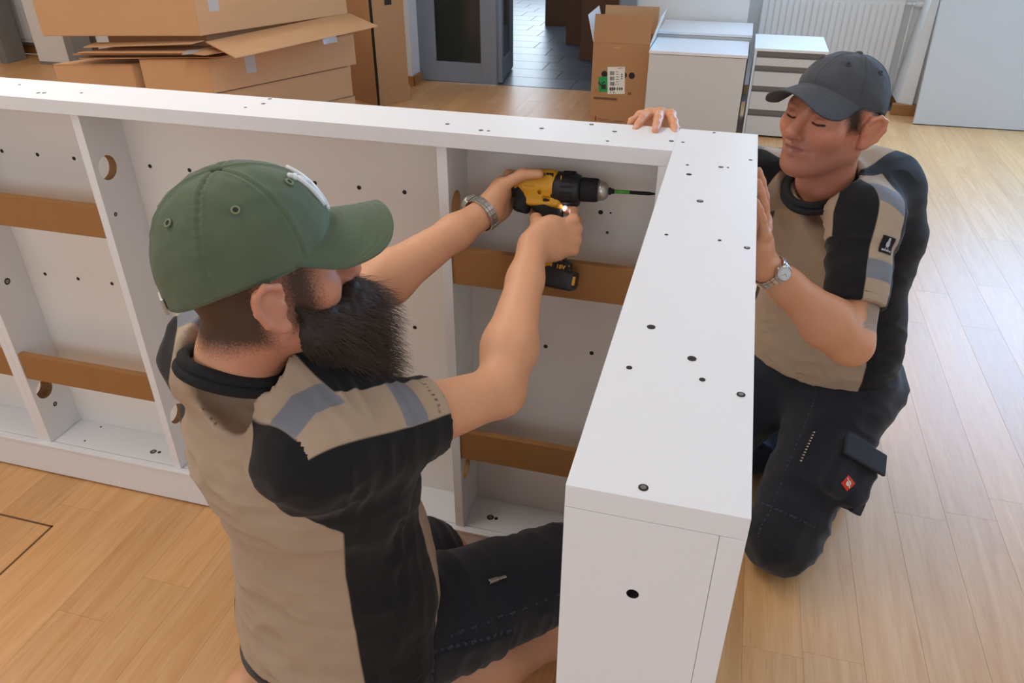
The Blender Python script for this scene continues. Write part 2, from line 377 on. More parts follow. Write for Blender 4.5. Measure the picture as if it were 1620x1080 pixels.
divider(-1.312, HZ); divider(-.506, HZ); divider(-1.757, HZ); divider(-1.7365, HZ); divider(-2.45, HZ)
for xa, xb in ((-1.3155+.0, -1.716), (-.485, -.1015), (-1.7575, -2.45)):
    a, b = min(xa, xb)+.0005, max(xa, xb)-.0005
    if xa == -.485: a = -.4855
    for z0, z1 in ((.789, .866), (.334, .412)):
        r = ab('fibreboard_rail', a, b, 1.308, 1.324, z0, z1, M_mdf, .001)
        r['label'] = 'brown fibreboard rail'
pts = [(-1.659+.1033*k, 1.4198, .928, .0048, 0) for k in range(-8, 16)] + [(-1.659+.1033*k, 1.4198, .601, .0048, 0) for k in range(-8, 16)]
pts += [(-.193, 1.4198, .929, .002, 0), (-.197, 1.4198, .887, .003, 1)]
inA(screw_set('shelf_pin_holes', pts, A, 'y'))
tp = [(-1.503, 1.384), (-1.407, 1.335), (-1.395, 1.338), (-1.319, 1.359), (-.91, 1.421), (-.903, 1.384), (-.922, 1.349), (-.497, 1.346), (-.425, 1.324), (-.411, 1.324), (-.322, 1.365), (-.239, 1.414), (-.194, 1.321), (-.191, 1.381), (-.087, 1.351)]
inA(screw_set('top_screws', [(x, y, H, .0042 if i % 3 else .003, 1) for i, (x, y) in enumerate(tp)], A, 'z'))
inA(screw_set('shelf_screws', [(x, y, .115, r, k) for x, y, r, k in ((-1.414, 1.35, .009, 1), (-1.396, 1.352, .005, 0), (-.432, 1.356, .009, 1), (-.417, 1.356, .005, 0), (-1.634, 1.405, .003, 0), (-1.633, 1.339, .003, 0))], A, 'z'))
inA(screw_set('divider_screws', [(-1.292, 1.33, .842, .005, 1), (-1.7165, 1.356, .603, .009, 1), (-1.7165, 1.359, .214, .007, 1)], A, 'x'))

B = empty('end_carcass', (-.011, .937, 0), 'closed white box carcass running towards the camera between the two men, with drilled top', 'cabinet')
def inB(o): o.parent = B; o.matrix_parent_inverse = Matrix.Translation((.011, -.937, 0)); return o
inB(box('top_panel', XL, XR, YN, Y1, H-.022, H, M_white, None, .0006))
inB(box('side_panel', XL, XL+.019, YN+.0195, Y1, .004, H-.0225, M_white, None, .001))
inB(box('side_panel', XR-.0195, XR, YN, Y1, .004, H-.0222, M_white, None, .001))
inB(plate('end_panel', [(XL, .004), (XR-.0198, .004), (XR-.0198, H-.0222), (XL, H-.0222)], [(-.02, .996, .0052)], .019,
          frame(Vector((0, YN+.019, 0)), Vector((1, 0, 0)), Vector((0, 0, 1)), Vector((0, -1, 0))), [M_white, M_hole]))
inB(box('back_panel', XL+.0195, XR-.02, Y1-.02, Y1-.001, .004, H-.0225, M_white))
tb = [(-.067, 1.349), (-.018, 1.421), (-.05, 1.229), (.002, 1.233), (.013, 1.233), (.047, 1.282), (-.044, 1.184), (-.02, 1.074), (-.054, .942), (.013, .942), (.047, .928), (-.045, .7), (-.056, .618), (0, .65), (.012, .616), (.047, .601), (-.022, .455)]
rr = [.003, .003, .0025, .004, .002, .003, .0045, .005, .0025, .0025, .004, .0045, .003, .0045, .003, .004, .004]
inB(screw_set('top_screws', [(x, y, H, r, k) for (x, y), r, k in zip(tb, rr, (1, 1, 0, 1, 0, 1, 0, 1, 0, 0, 1, 0, 0, 0, 0, 1, 1))], B, 'z'))

# ------------------------------------------------------------------ background things
def set_label(o, l): o['label'] = l; return o
# white cabinets
def plain_cabinet(name, x0, x1, y0, y1, h, label):
    t = empty(name, ((x0+x1)/2, (y0+y1)/2, 0), label, 'cabinet'); T = Matrix.Translation(t.location)
    def p(n, a, b, c, d, e, f, m, bev=.0015):
        o = box(n, a-t.location.x, b-t.location.x, c-t.location.y, d-t.location.y, e, f, m, t, bev); return o
    p('body', x0+.002, x1-.002, y0+.019, y1, .0, h-.0185, M_white); p('door', x0, x1, y0, y0+.018, .004, h-.021, M_lightgrey); p('top', x0-.004, x1+.004, y0-.006, y1, h-.018, h, M_white)
    return t
plain_cabinet('low_cabinet', -.53, .07, 5.19, 5.66, .522, 'front white low cabinet with plain light grey door beside the open carton')
plain_cabinet('low_cabinet', -.53, .085, 5.68, 6.16, .56, 'rear white low cabinet against the wall behind the front one')
# drawer pedestal
t = empty('drawer_pedestal', (.33, 5.5, 0), 'white drawer pedestal with grey grip strips behind the man in the grey cap', 'drawers'); t0 = t.location.copy()
def p(n, a, b, c, d, e, f, m, par=t, bev=.001): return box(n, a-t0.x, b-t0.x, c-t0.y, d-t0.y, e, f, m, par, bev)
p('side_panel', .112, .126, 5.285, 5.78, .012, .535, M_white); p('side_panel', .53, .544, 5.285, 5.78, .012, .535, M_white)
p('top', .110, .546, 5.275, 5.78, .536, .552, M_white); p('back_panel', .1265, .5295, 5.76, 5.78, .012, .535, M_white); p('plinth', .13, .526, 5.31, 5.75, 0, .0115, M_black)
for z0, z1, g in ((.449, .497, .533), (.325, .413, .447), (.178, .288, .323), (.014, .136, .176)):
    f = p('drawer', .1275, .5285, 5.28, 5.30, z0, z1, M_lightgrey); p('grip_strip', .1275, .5285, 5.292, 5.305, z1+.002, g, M_alu, f)
    p('grip_lip', .1275, .5285, 5.279, 5.292, z1+.001, z1+.0055, M_alu, f)
# radiator
def radiator(x0, x1, y, z0, z1, label, n):
    t = empty('radiator', ((x0+x1)/2, y, z0), label, 'radiator'); w = (x1-x0)/2; h = z1-z0
    bm = bmesh.new(); add_box(bm, -w, w, .004, .022, 0, h, .003)
    obj('panel', bm, M_rad, t)
    bm = bmesh.new(); pit = 2*w/n
    for k in range(n): add_box(bm, -w+pit*k+pit*.12, -w+pit*(k+1)-pit*.12, -.003, .0045, .03, h-.03, .0025)
    tag(obj('ribs', bm, M_rad, t), kind='stuff')
    box('rear_panel', -w+.004, w-.004, .04, .055, .005, h-.005, M_rad, t, .002)
    box('top_grille', -w, w, .0, .056, h+.0005, h+.008, M_rad, t, .002)
    bm = bmesh.new()
    add_cyl(bm, (w, .03, h-.03), (w+.05, .03, h-.03), .011); add_cyl(bm, (w+.05, .03, h-.03), (w+.07, .03, h-.03), .016)
    add_cyl(bm, (w+.055, .03, h-.03), (w+.055, .03, -z0+.003), .007); obj('pipe', bm, M_rad, t, True)
    bm = bmesh.new(); add_cyl(bm, (w+.07, .03, h-.03), (w+.12, .03, h-.03), .02, .017, 14); obj('thermostat_valve', bm, M_rad, t)
    for s in (-1, 1): box('bracket', s*w*.8-.015, s*w*.8+.015, .0555, .066, .05, h-.03, M_rad, t)
    return t
radiator(.135, 1.095, 6.35, .222, .726, 'white ribbed radiator in the wall niche behind the grey-capped man', 22)
radiator(-7.6, -5.9, 6.13, .12, .72, 'ribbed radiator on the far left wall between the two standing boards', 34)
# leaning white board on the right
t = empty('leaning_panel', (1.245, 5.87, 0), 'big white board leaning against the wall at far right', 'board')
bm = bmesh.new(); add_box(bm, 0, 1.6, 0, .022, 0, 1.02, .002); o = obj('board', bm, M_lightgrey, t); 
bm = bmesh.new(); add_box(bm, 0, 1.6, -.0006, 0.0226, -.0006, .004); obj('edge_band', bm, M_black, t)
t.rotation_euler = (math.radians(-9.0), 0, math.radians(1.6)); t.location.z = .002
# standing boards far left (white face, grey felt edge)
def standing(x, y, label):
    t = empty('standing_board', (x, y, 0), label, 'board')
    box('white_face', 0, .455, 0, .03, .025, 1.7, M_wall, t, .002); box('grey_core', .0, .455, .031, .09, .0, 1.7, M_felt, t, .002)
    box('grey_edge', .4555, .53, -.13, .09, .0, 1.7, M_felt, t, .004); box('foot_strip', .0, .455, .0, .03, .0, .0245, M_felt, t)
    return t
standing(-6.05, 5.86, 'tall white board with thick grey felt edge beside the carton stack'); standing(-6.87, 5.92, 'white board with grey edge cut by the left picture edge')

# cartons
CA = Vector((-.964, -.267, 0)); CB = Vector((.432, .902, 0))
def carton(name, c, la, lb, z0, z1, label, m=M_card, group=None, skew=0, tape=None, top=True):
    """a closed carton: sheet walls, lid flaps, tape; corner c nearest the camera, edges along CA and CB"""
    t = empty(name, (c[0], c[1], z0), label, 'carton', group); h = z1-z0; a, b = CA*la, CB*lb
    rot = Matrix.Rotation(skew, 3, 'Z'); a, b = rot @ a, rot @ b; o0 = Vector((0, 0, 0))
    prism('carton_body', [o0, a, a+b, b], 0, h-.004, m, t, .003)
    g = .004
    prism('lid_flap', [o0, a, a+b*.495, b*.495], h-.0035, h, m, t); prism('lid_flap', [b*.505, a+b*.505, a+b, b], h-.0035, h, m, t)
    if tape is not None:
        f0, f1, dz = tape; q0, q1 = b*f0, b*f1; out = -a.normalized()*.0012
        bm = bmesh.new(); vs = []
        for z in (h-dz, h+.0005): vs.append([bm.verts.new((q.x+o.x, q.y+o.y, z)) for q, o in ((q0, out*.1), (q0, out), (q1, out), (q1, out*.1))])
        for k in range(4): bm.faces.new((vs[0][k], vs[0][(k+1) % 4], vs[1][(k+1) % 4], vs[1][k]))
        bm.faces.new(vs[0]); bm.faces.new(vs[1]); obj('tape', bm, M_tape, t)
    return t
C0 = (-2.95, 4.03); G = 'stacked flat cartons'
carton('flat_carton', (-2.93, 4.05), .44, 1.0, 0.001, .165, 'lowest carton of the stack beside the standing board', group=G)
carton('flat_carton', (C0[0], C0[1]), .44, 1.02, .168, .362, 'second carton from the bottom of the stack, mostly hidden behind the white carcass', group=G)
carton('flat_carton', (C0[0], C0[1]), .40, 1.075, .367, .562, 'upper middle carton of the stack with folded tape on its side', tape=(.22, .285, .12), group=G)
carton('narrow_carton', (-3.40, 3.93), .46, .5, .001, .53, 'orange-lit carton standing upright at the left front of the stack')
carton('flat_carton', (C0[0]-.01, C0[1]-.01), .9, 1.06, .69, .93, 'topmost carton of the stack with tape at its upper edge', tape=(.08, .14, .12), group=G)
carton('gap_filler', (-3.0, 4.13), .58, .86, .612, .684, 'added dark cardboard filler standing in for the dark gap under the topmost carton', M_cardpink)  # added block, its dark colour stands in for the shaded gap between the cartons
# flattened cardboard layers between the cartons
def sheet(bm, pts, z, t=.005, mi=0):
    n = len(pts); lo = [bm.verts.new((p[0], p[1], p[2] if len(p) > 2 else z)) for p in pts]; hi = [bm.verts.new((v.co.x, v.co.y, v.co.z+t)) for v in lo]
    fs = [bm.faces.new(lo[::-1]), bm.faces.new(hi)]+[bm.faces.new((lo[i], lo[(i+1) % n], hi[(i+1) % n], hi[i])) for i in range(n)]
    for f in fs: f.material_index = mi
def flat(name, pts, t, label, m=M_card):
    bm = bmesh.new(); sheet(bm, pts, 0, t); return tag(obj(name, bm, m), label, 'cardboard', 'loose cardboard layers in the stack')
def LP(a, b, z): v = Vector((C0[0], C0[1], 0))+CA*a+CB*b; return (v.x, v.y, z)
flat('cardboard_sheet', [LP(.72, -.02, .566), LP(-.06, .0, .568), LP(.0, 1.0, .568), LP(.72, .9, .566)], .006, 'lowest dark flattened cardboard layer on the upper middle carton', M_cardpink)
flat('cardboard_sheet', [LP(.74, .03, .576), LP(.06, .04, .578), LP(.1, 1.0, .578), LP(.74, .95, .576)], .006, 'second dark flattened cardboard layer in the stack', M_cardpink)
flat('cardboard_sheet', [LP(.75, -.02, .588), LP(-.05, .0, .592), LP(-.02, .9, .592), LP(.75, .9, .588)], .008, 'third flattened cardboard layer, ragged at its left end', M_cardpink)
flat('cardboard_sheet', [LP(.71, -.03, .600), LP(.1, -.05, .604), LP(-.1, -.12, .60), LP(-.15, .2, .606), LP(.1, .95, .606), LP(.71, .8, .602)], .005, 'thin cardboard flap sticking out with tape at the stack corner')
flat('cardboard_sheet', [LP(.70, .0, .625), LP(.05, -.03, .648), LP(.05, .055, .655), LP(.70, .07, .64)], .005, 'cardboard flap bent up under the topmost carton, left side')
bm = bmesh.new(); sheet(bm, [LP(.02, .03, .650), (-2.55, 3.72, .648), (-2.21, 4.79, .652), (-2.50, 5.0, .684), LP(.02, .9, .684)], 0, .006)
tag(obj('cardboard_sheet', bm, M_card), 'big cardboard flap jutting out to the right beneath the topmost carton', 'cardboard', 'loose cardboard layers in the stack')
bm = bmesh.new(); sheet(bm, [LP(.1, .0, .613), LP(.02, -.13, .606), LP(-.02, -.1, .606), LP(.04, .03, .613)], 0, .0012); 
tag(obj('tape_strip', bm, M_tape), 'strip of grey packing tape on the stack corner flap', 'tape')
bm = bmesh.new(); sheet(bm, [(-2.40, 4.42, .600), (-2.365, 4.53, .600), (-2.372, 4.53, .64), (-2.41, 4.42, .64)], 0, .001)
o = obj('tape_strip', bm, M_tape); tag(o, 'crumpled tape end hanging below the jutting cardboard flap', 'tape')
# tall carton with strap next to the door
t = empty('tall_carton', (-2.49, 5.31, 0), 'tall brown carton with black strap standing left of the grey door', 'carton')
a = Vector((-.30, .17, 0)); b = Vector((.148, .255, 0)); o0 = Vector((0, 0, 0))
def inset(s): c = (a+b)/2; return [c+(q-c)*s for q in (o0, a, a+b, b)]
prism('carton_body', inset(.965), .0, 1.75, M_cardpink, t, .004); prism('base_tray', inset(1.0), .0, .115, M_cardpink, t, .002)
bm = bmesh.new(); q = inset(.975)[0]; add_box(bm, q.x-.012, q.x+.006, q.y-.003, q.y+.006, 0, 1.76)
qq = inset(1.02)[0]; add_box(bm, qq.x-.010, qq.x+.006, qq.y-.004, qq.y+.004, 0, .116); obj('strap', bm, M_black, t)
bm = bmesh.new(); q0 = inset(.965); m_ = q0[0].lerp(q0[3], .52); dirb = b.normalized(); M = frame(Vector((m_.x, m_.y, .70)), dirb, Vector((0, 0, 1)), Vector((.865, -.5, 0)))
add_box(bm, -.03, .03, -.016, .06, 0, .002, M=M); obj('hand_hole', bm, M_hole, t)
# open carton with label
t = empty('open_carton', (-.728, 5.5, 0), 'tall open brown carton with raised flaps, shipping label and green sticker', 'carton')
w, dp, h = .185, .20, .535
bm = bmesh.new()
add_box(bm, -w, w, -dp, -dp+.005, 0, h); add_box(bm, -w, w, dp-.005, dp, 0, h); add_box(bm, -w, -w+.005, -dp+.005, dp-.005, 0, h); add_box(bm, w-.005, w, -dp+.005, dp-.005, 0, h); add_box(bm, -w+.005, w-.005, -dp+.005, dp-.005, 0, .006)
obj('carton_body', bm, M_cardpink, t)
box('side_skin', w+.0002, w+.0015, -dp, dp, .0, h, M_cardwhite, t)
def flapq(name, p0, p1, dir_, L, mo, mi_):
    """flap hinged on p0-p1, standing in direction dir_"""
    p0, p1, d = Vector(p0), Vector(p1), Vector(dir_).normalized()*L; n = (p1-p0).cross(d).normalized()*.002
    bm = bmesh.new()
    for s, k in ((n, 0), (-n, 1)):
        f = bm.faces.new([bm.verts.new(v+s) for v in (p0, p1, p1+d, p0+d)]); f.material_index = k
    bm.verts.ensure_lookup_table(); v = list(bm.verts)
    for i in range(4): bm.faces.new((v[i], v[(i+1) % 4], v[4+(i+1) % 4], v[4+i]))
    return obj(name, bm, [mo, mi_], t, keep=True)
flapq('flap', (-w, -dp, h), (w, -dp, h), (0.0, .10, 1), .17, M_cardpink, M_cardpink)
flapq('flap', (w, dp, h), (-w, dp, h), (0, .15, 1), .17, M_cardpink, M_card)
flapq('flap', (-w, dp, h), (-w, -dp, h), (-.26, 0, 1), .17, M_cardwhite, M_cardwhite)
flapq('flap', (w, -dp, h), (w, dp, h), (.32, 0, 1), .17, M_cardwhite, M_cardwhite)
def deco(name, x, z, m, bmf, par=t, y=-dp, rz=0):
    bm = bmf; bmesh.ops.transform(bm, matrix=frame(Vector((x, y, z)), Vector((1, 0, 0)), Vector((0, 0, 1)), Vector((0, -1, 0))) @ Matrix.Rotation(rz, 4, 'Z'), verts=bm.verts)
    return obj(name, bm, m, par)
def rect_bm(x0, x1, y0, y1, z0, z1):
    bm = bmesh.new(); add_box(bm, x0, x1, y0, y1, z0, z1); return bm
for x in (-.1, .03, .083):
    bm = bmesh.new(); add_cyl(bm, (0, 0, -.001), (0, 0, .0008), .021, .021, 16); deco('vent_hole', x, .335, M_hole, bm)
lb = deco('shipping_label', -.018, .298, M_label, rect_bm(-.058, .058, -.088, .088, 0, .0018), rz=math.radians(4))
bm = bmesh.new(); R_ = random.Random(3)
for k in range(4):
    y = .06-k*.034; x = -.042
    for j in range(9): wv = R_.choice((.0012, .0025)); add_box(bm, x, x+wv, y-.024, y, .0019, .0024); x += wv+.0016
for k in range(6): add_box(bm, -.002, -.002+R_.uniform(.012, .022), .055-k*.016, .058-k*.016, .0019, .0024)
for k in range(3): add_box(bm, .034, .037+R_.uniform(0, .008), .035-k*.013, .044-k*.013, .0019, .0024)
add_box(bm, .01, .045, .078, .081, .0019, .0024)
for k in range(7): add_box(bm, -.044+k*.013, -.044+k*.013+R_.uniform(.005, .010), -.062, -.045, .0019, .0024)
for k in range(2): add_box(bm, -.04+k*.02, -.034+k*.022, -.08, -.074, .0019, .0024)
deco('label_print', -.018, .298, M_pen, bm, rz=math.radians(4))
gs = deco('green_sticker', -.108, .268, M_green, rect_bm(-.028, .035, -.05, .05, 0, .0012), rz=math.radians(6))
bm = bmesh.new(); add_box(bm, -.012, .02, -.03, .0, .0013, .0018); add_box(bm, -.02, -.012, .0, .03, .0013, .0018, M=Matrix.Rotation(.5, 4, 'Z')); add_box(bm, -.006, .02, .005, .012, .0013, .0018, M=Matrix.Rotation(.5, 4, 'Z'))
deco('sticker_print', -.106, .268, M_pen, bm, rz=math.radians(6))
bm = bmesh.new(); tube(bm, [(.008*math.cos(q), .009*math.sin(q), 0) for q in [k*math.pi/8 for k in range(13)]], .0014, 5)
add_box(bm, .215, .221, -.012, .006, 0, .0008); add_box(bm, .225, .235, -.012, .006, 0, .0008); add_box(bm, .14, .2, -.192, -.189, 0, .0008); add_box(bm, .02, .1, -.188, -.185, 0, .0008); add_box(bm, .0, .01, -.20, -.17, 0, .0008); add_box(bm, .03, .19, -.198, -.196, 0, .0008)
tag(deco('carton_print', -.148, .222, M_cardbrown, bm), kind='stuff')
bm = bmesh.new(); add_box(bm, -.02, .025, -.003, .003, 0, .001); deco('staple_tear', -.03, .505, M_card, bm)
bm = bmesh.new(); add_box(bm, .0, .16, -.008, .008, 0, .0006); deco('print_band', -.165, .175, M_cardbrown, bm)
for dx, dz in ((.02, .30), (.05, .36), (.09, .28)):
    pass
bm = bmesh.new()
for k in range(5):
    add_box(bm, -.001, .0012, -.12+k*.045, -.1+k*.045, .42+.012*k, .445+.012*k)
o = tag(obj('side_print', bm, M_pen, t), kind='stuff'); o.location = (w+.0012, 0, 0)
# brown boards in the hall
def hall_board(x, y, w, h, label):
    t = empty('brown_carton', (x, y, 0), label, 'carton', 'tall brown cartons in the hall')
    prism('carton_body', [Vector((0, 0, 0)), Vector((w, .03, 0)), Vector((w-.04, .42, 0)), Vector((-.04, .39, 0))], .001, h, M_cardbrown, t, .004)
    box('lid_flap', -.02, w-.03, .03, .4, h+.0005, h+.005, M_cardbrown, t)
hall_board(-2.115, 9.02, .42, 1.9, 'farthest tall brown carton in the tiled hall')
hall_board(-1.66, 8.0, .30, 1.9, 'middle tall brown carton in the tiled hall')
hall_board(-1.38, 7.3, .55, 1.9, 'nearest tall brown carton in the tiled hall, behind the open carton')
# ------------------------------------------------------------------ soft shapes: a small implicit-surface mesher (smooth unions of tapered capsules and ellipsoids)
V3 = lambda *a: np.array(a, float)
def nrm(v): v = np.asarray(v, float); return v/np.linalg.norm(v)
def axis(lo, hi, h0, fine=()):
    out = [lo]
    while out[-1] < hi:
        x = out[-1]; h = h0
        for a, b, q in fine:
            if a <= x < b: h = min(h, q)
        out.append(x+h)
    return np.array(out, np.float32)
def cone(a, b, ra, rb, k=.02): return ('c', np.asarray(a, float), np.asarray(b, float), ra, rb, k, None, 1, 1)
def econe(a, b, ra, rb, side, sa, sb, k=.03): return ('c', np.asarray(a, float), np.asarray(b, float), ra, rb, k, nrm(side), sa, sb)
def ell(c, radii, R=None, k=.02): return ('e', np.asarray(c, float), np.asarray(radii, float), np.eye(3) if R is None else np.asarray(R, float), k)
def rbox(c, h, R, r, k=.01): return ('b', np.asarray(c, float), np.asarray(h, float), np.asarray(R, float), r, k)
def ball(c, r, k=.02): return cone(c, c, r, r, k)
def sub(p): return ('-', p)
def cutcap(c, n, L, R): return ('k', np.asarray(c, float), nrm(n), L, R)
def inflate(ps, d):
    out = []
    for p in ps:
        if p[0] == 'c': out.append(p[:3]+(p[3]+d, p[4]+d)+p[5:])
        elif p[0] == 'e': out.append(p[:2]+(p[2]+d,)+p[3:])
    return out
class Field:
    def __init__(s, ax, ay, az):
        s.ax = [ax, ay, az]; s.F = np.full((len(ax), len(ay), len(az)), .08, np.float32)
    def dist(s, p, P):
        if p[0] == 'c':
            _, a, b, ra, rb, k, side, sa, sb = p; X, Y, Z = P; d = b-a; L2 = float(d@d)
            qx, qy, qz = X-a[0], Y-a[1], Z-a[2]
            h = np.clip((qx*d[0]+qy*d[1]+qz*d[2])/L2, 0, 1) if L2 > 1e-12 else 0.0
            rx, ry, rz = qx-h*d[0], qy-h*d[1], qz-h*d[2]
            if side is not None:
                u = rx*side[0]+ry*side[1]+rz*side[2]; sc = sa+(sb-sa)*h; g = u/sc-u
                rx, ry, rz = rx+g*side[0], ry+g*side[1], rz+g*side[2]
            return np.sqrt(rx*rx+ry*ry+rz*rz)-(ra+(rb-ra)*h)
        if p[0] == 'e':
            _, c, r, R, k = p; X, Y, Z = P; q = [X-c[0], Y-c[1], Z-c[2]]
            l = [R[0, i]*q[0]+R[1, i]*q[1]+R[2, i]*q[2] for i in range(3)]
            k0 = np.sqrt(sum((l[i]/r[i])**2 for i in range(3))); k1 = np.sqrt(sum((l[i]/r[i]**2)**2 for i in range(3)))
            return k0*(k0-1)/np.maximum(k1, 1e-6)
        if p[0] == 'b':
            _, c, h_, R, rr, k = p; X, Y, Z = P; q = [X-c[0], Y-c[1], Z-c[2]]
            l = [np.abs(R[0, i]*q[0]+R[1, i]*q[1]+R[2, i]*q[2])-(h_[i]-rr) for i in range(3)]
            return np.sqrt(sum(np.maximum(x, 0)**2 for x in l))+np.minimum(np.maximum(np.maximum(l[0], l[1]), l[2]), 0)-rr
        if p[0] == 'k':
            _, c, n, L, R = p; X, Y, Z = P; qx, qy, qz = X-c[0], Y-c[1], Z-c[2]
            t = qx*n[0]+qy*n[1]+qz*n[2]; rad = np.sqrt(np.maximum(qx*qx+qy*qy+qz*qz-t*t, 0))
            return np.maximum(np.maximum(-t, t-L), rad-R)
    def bounds(s, p):
        if p[0] == 'c': m = max(p[3], p[4])*max(1, p[7], p[8]); lo, hi = np.minimum(p[1], p[2])-m, np.maximum(p[1], p[2])+m; k = p[5]
        elif p[0] == 'e': m = max(p[2]); lo, hi = p[1]-m, p[1]+m; k = p[4]
        elif p[0] == 'b': m = float(np.linalg.norm(p[2])); lo, hi = p[1]-m, p[1]+m; k = p[5]
        else: q = p[1]+p[2]*p[3]; lo, hi = np.minimum(p[1], q)-p[4], np.maximum(p[1], q)+p[4]; k = .005
        e = k+.03; return lo-e, hi+e, k
    def add(s, ps):
        for p in ps:
            neg = p[0] == '-'; q = p[1] if neg else p
            lo, hi, k = s.bounds(q); sl = []
            for i in range(3):
                a = np.searchsorted(s.ax[i], lo[i]); b = np.searchsorted(s.ax[i], hi[i]); sl.append(slice(a, b))
            if any(x.stop-x.start < 2 for x in sl): continue
            P = (s.ax[0][sl[0]][:, None, None], s.ax[1][sl[1]][None, :, None], s.ax[2][sl[2]][None, None, :])
            D = s.dist(q, P).astype(np.float32); A = s.F[tuple(sl)]
            if q[0] == 'k': s.F[tuple(sl)] = np.maximum(A, -D); continue
            if neg: h = np.maximum(k-np.abs(A+D), 0)/k; s.F[tuple(sl)] = np.maximum(A, -D)+h*h*k*.25
            else: h = np.maximum(k-np.abs(A-D), 0)/k; s.F[tuple(sl)] = np.minimum(A, D)-h*h*k*.25
        return s
    def mesh(s):
        F = s.F; I = F < 0; nx, ny, nz = F.shape
        cnt = np.zeros((nx-1, ny-1, nz-1), np.int8)
        for i in (0, 1):
            for j in (0, 1):
                for k in (0, 1): cnt += I[i:nx-1+i, j:ny-1+j, k:nz-1+k]
        act = (cnt > 0) & (cnt < 8); cx, cy, cz = np.nonzero(act); n = len(cx)
        idx = np.full(act.shape, -1, np.int32); idx[cx, cy, cz] = np.arange(n)
        acc = np.zeros((n, 3)); num = np.zeros(n); AX = s.ax
        cor = [(i, j, k) for i in (0, 1) for j in (0, 1) for k in (0, 1)]
        for a in cor:
            for d in range(3):
                if a[d]: continue
                b = list(a); b[d] = 1
                fa = F[cx+a[0], cy+a[1], cz+a[2]]; fb = F[cx+b[0], cy+b[1], cz+b[2]]; m = (fa < 0) != (fb < 0)
                t = np.where(m, fa/np.where(m, fa-fb, 1), 0)
                pa = np.stack([AX[0][cx+a[0]], AX[1][cy+a[1]], AX[2][cz+a[2]]], 1); pb = np.stack([AX[0][cx+b[0]], AX[1][cy+b[1]], AX[2][cz+b[2]]], 1)
                acc += np.where(m[:, None], pa+(pb-pa)*t[:, None], 0); num += m
        v = acc/num[:, None]; quads = []
        for d in range(3):
            e1, e2 = (d+1) % 3, (d+2) % 3
            sl0 = [slice(None)]*3; sl1 = [slice(None)]*3; sl0[d] = slice(0, -1); sl1[d] = slice(1, None)
            for e in (e1, e2): sl0[e] = slice(1, -1); sl1[e] = slice(1, -1)
            A, B = I[tuple(sl0)], I[tuple(sl1)]; q = np.nonzero(A != B)
            if not len(q[0]): continue
            flip = A[q]; c = [None]*3; c[d] = q[d]; c[e1] = q[e1]+1; c[e2] = q[e2]+1
            def cell(o1, o2):
                w = list(c); w[e1] = c[e1]-o1; w[e2] = c[e2]-o2; return idx[w[0], w[1], w[2]]
            Q = np.stack([cell(1, 1), cell(0, 1), cell(0, 0), cell(1, 0)], 1); Q[~flip] = Q[~flip][:, ::-1]; quads.append(Q)
        return v, np.concatenate(quads)
def npmesh(name, v, q, m, parent=None, smooth=True):
    me = bpy.data.meshes.new(name); n = len(v); k = q.shape[1]; f = len(q)
    me.vertices.add(n); me.vertices.foreach_set('co', np.asarray(v, np.float32).ravel())
    me.loops.add(f*k); me.loops.foreach_set('vertex_index', q.astype(np.int32).ravel()); me.polygons.add(f)
    me.polygons.foreach_set('loop_start', np.arange(0, f*k, k, dtype=np.int32)); me.update(calc_edges=True); me.validate()
    return link(name, me, m, parent, smooth)
def normals(o):
    me = o.data; a = np.empty(len(me.vertices)*3, np.float32); me.vertex_normals.foreach_get('vector', a); return a.reshape(-1, 3)
def coords(o):
    me = o.data; a = np.empty(len(me.vertices)*3, np.float32); me.vertices.foreach_get('co', a); return a.reshape(-1, 3).astype(float)
def setco(o, v): o.data.vertices.foreach_set('co', np.asarray(v, np.float32).ravel()); o.data.update()
def attr(o, name, vals):
    a = o.data.attributes.new(name, 'FLOAT', 'POINT'); a.data.foreach_set('value', np.asarray(vals, np.float32))
LAT = rng.random((32, 32, 32)).astype(np.float32)*2-1
def vnoise(p):
    i = np.floor(p).astype(int); f = p-i; f = f*f*(3-2*f); o = 0
    for a in (0, 1):
        for b in (0, 1):
            for c in (0, 1):
                w = (f[:, 0] if a else 1-f[:, 0])*(f[:, 1] if b else 1-f[:, 1])*(f[:, 2] if c else 1-f[:, 2])
                o = o+w*LAT[(i[:, 0]+a) & 31, (i[:, 1]+b) & 31, (i[:, 2]+c) & 31]
    return o
def ridge(p): return 1-2*np.abs(vnoise(p))
def segd(p, a, b):
    a, b = np.asarray(a, float), np.asarray(b, float); d = b-a; q = p-a
    h = np.clip(q@d/max(d@d, 1e-12), 0, 1); return np.linalg.norm(q-h[:, None]*d, axis=1)
def polyd(p, pts): return np.min([segd(p, pts[i], pts[i+1]) for i in range(len(pts)-1)], axis=0)
class Fr:  # local frame: x right, y forward, z up
    def __init__(s, o, f, up=(0, 0, 1), zs=1.0):
        s.zs = zs; s.o = np.asarray(o, float); s.y = nrm(f); u = np.asarray(up, float); s.z = nrm(u-s.y*(u@s.y)); s.x = np.cross(s.y, s.z); s.R = np.stack([s.x, s.y, s.z], 1)
    def __call__(s, x, y, z): return s.o+s.x*x+s.y*y+s.z*(z*s.zs)
    def inv(s, p): return (np.asarray(p)-s.o)@s.R/np.array((1, 1, s.zs))
    def M(s): return frame(Vector(s.o), Vector(s.x), Vector(s.y), Vector(s.z))

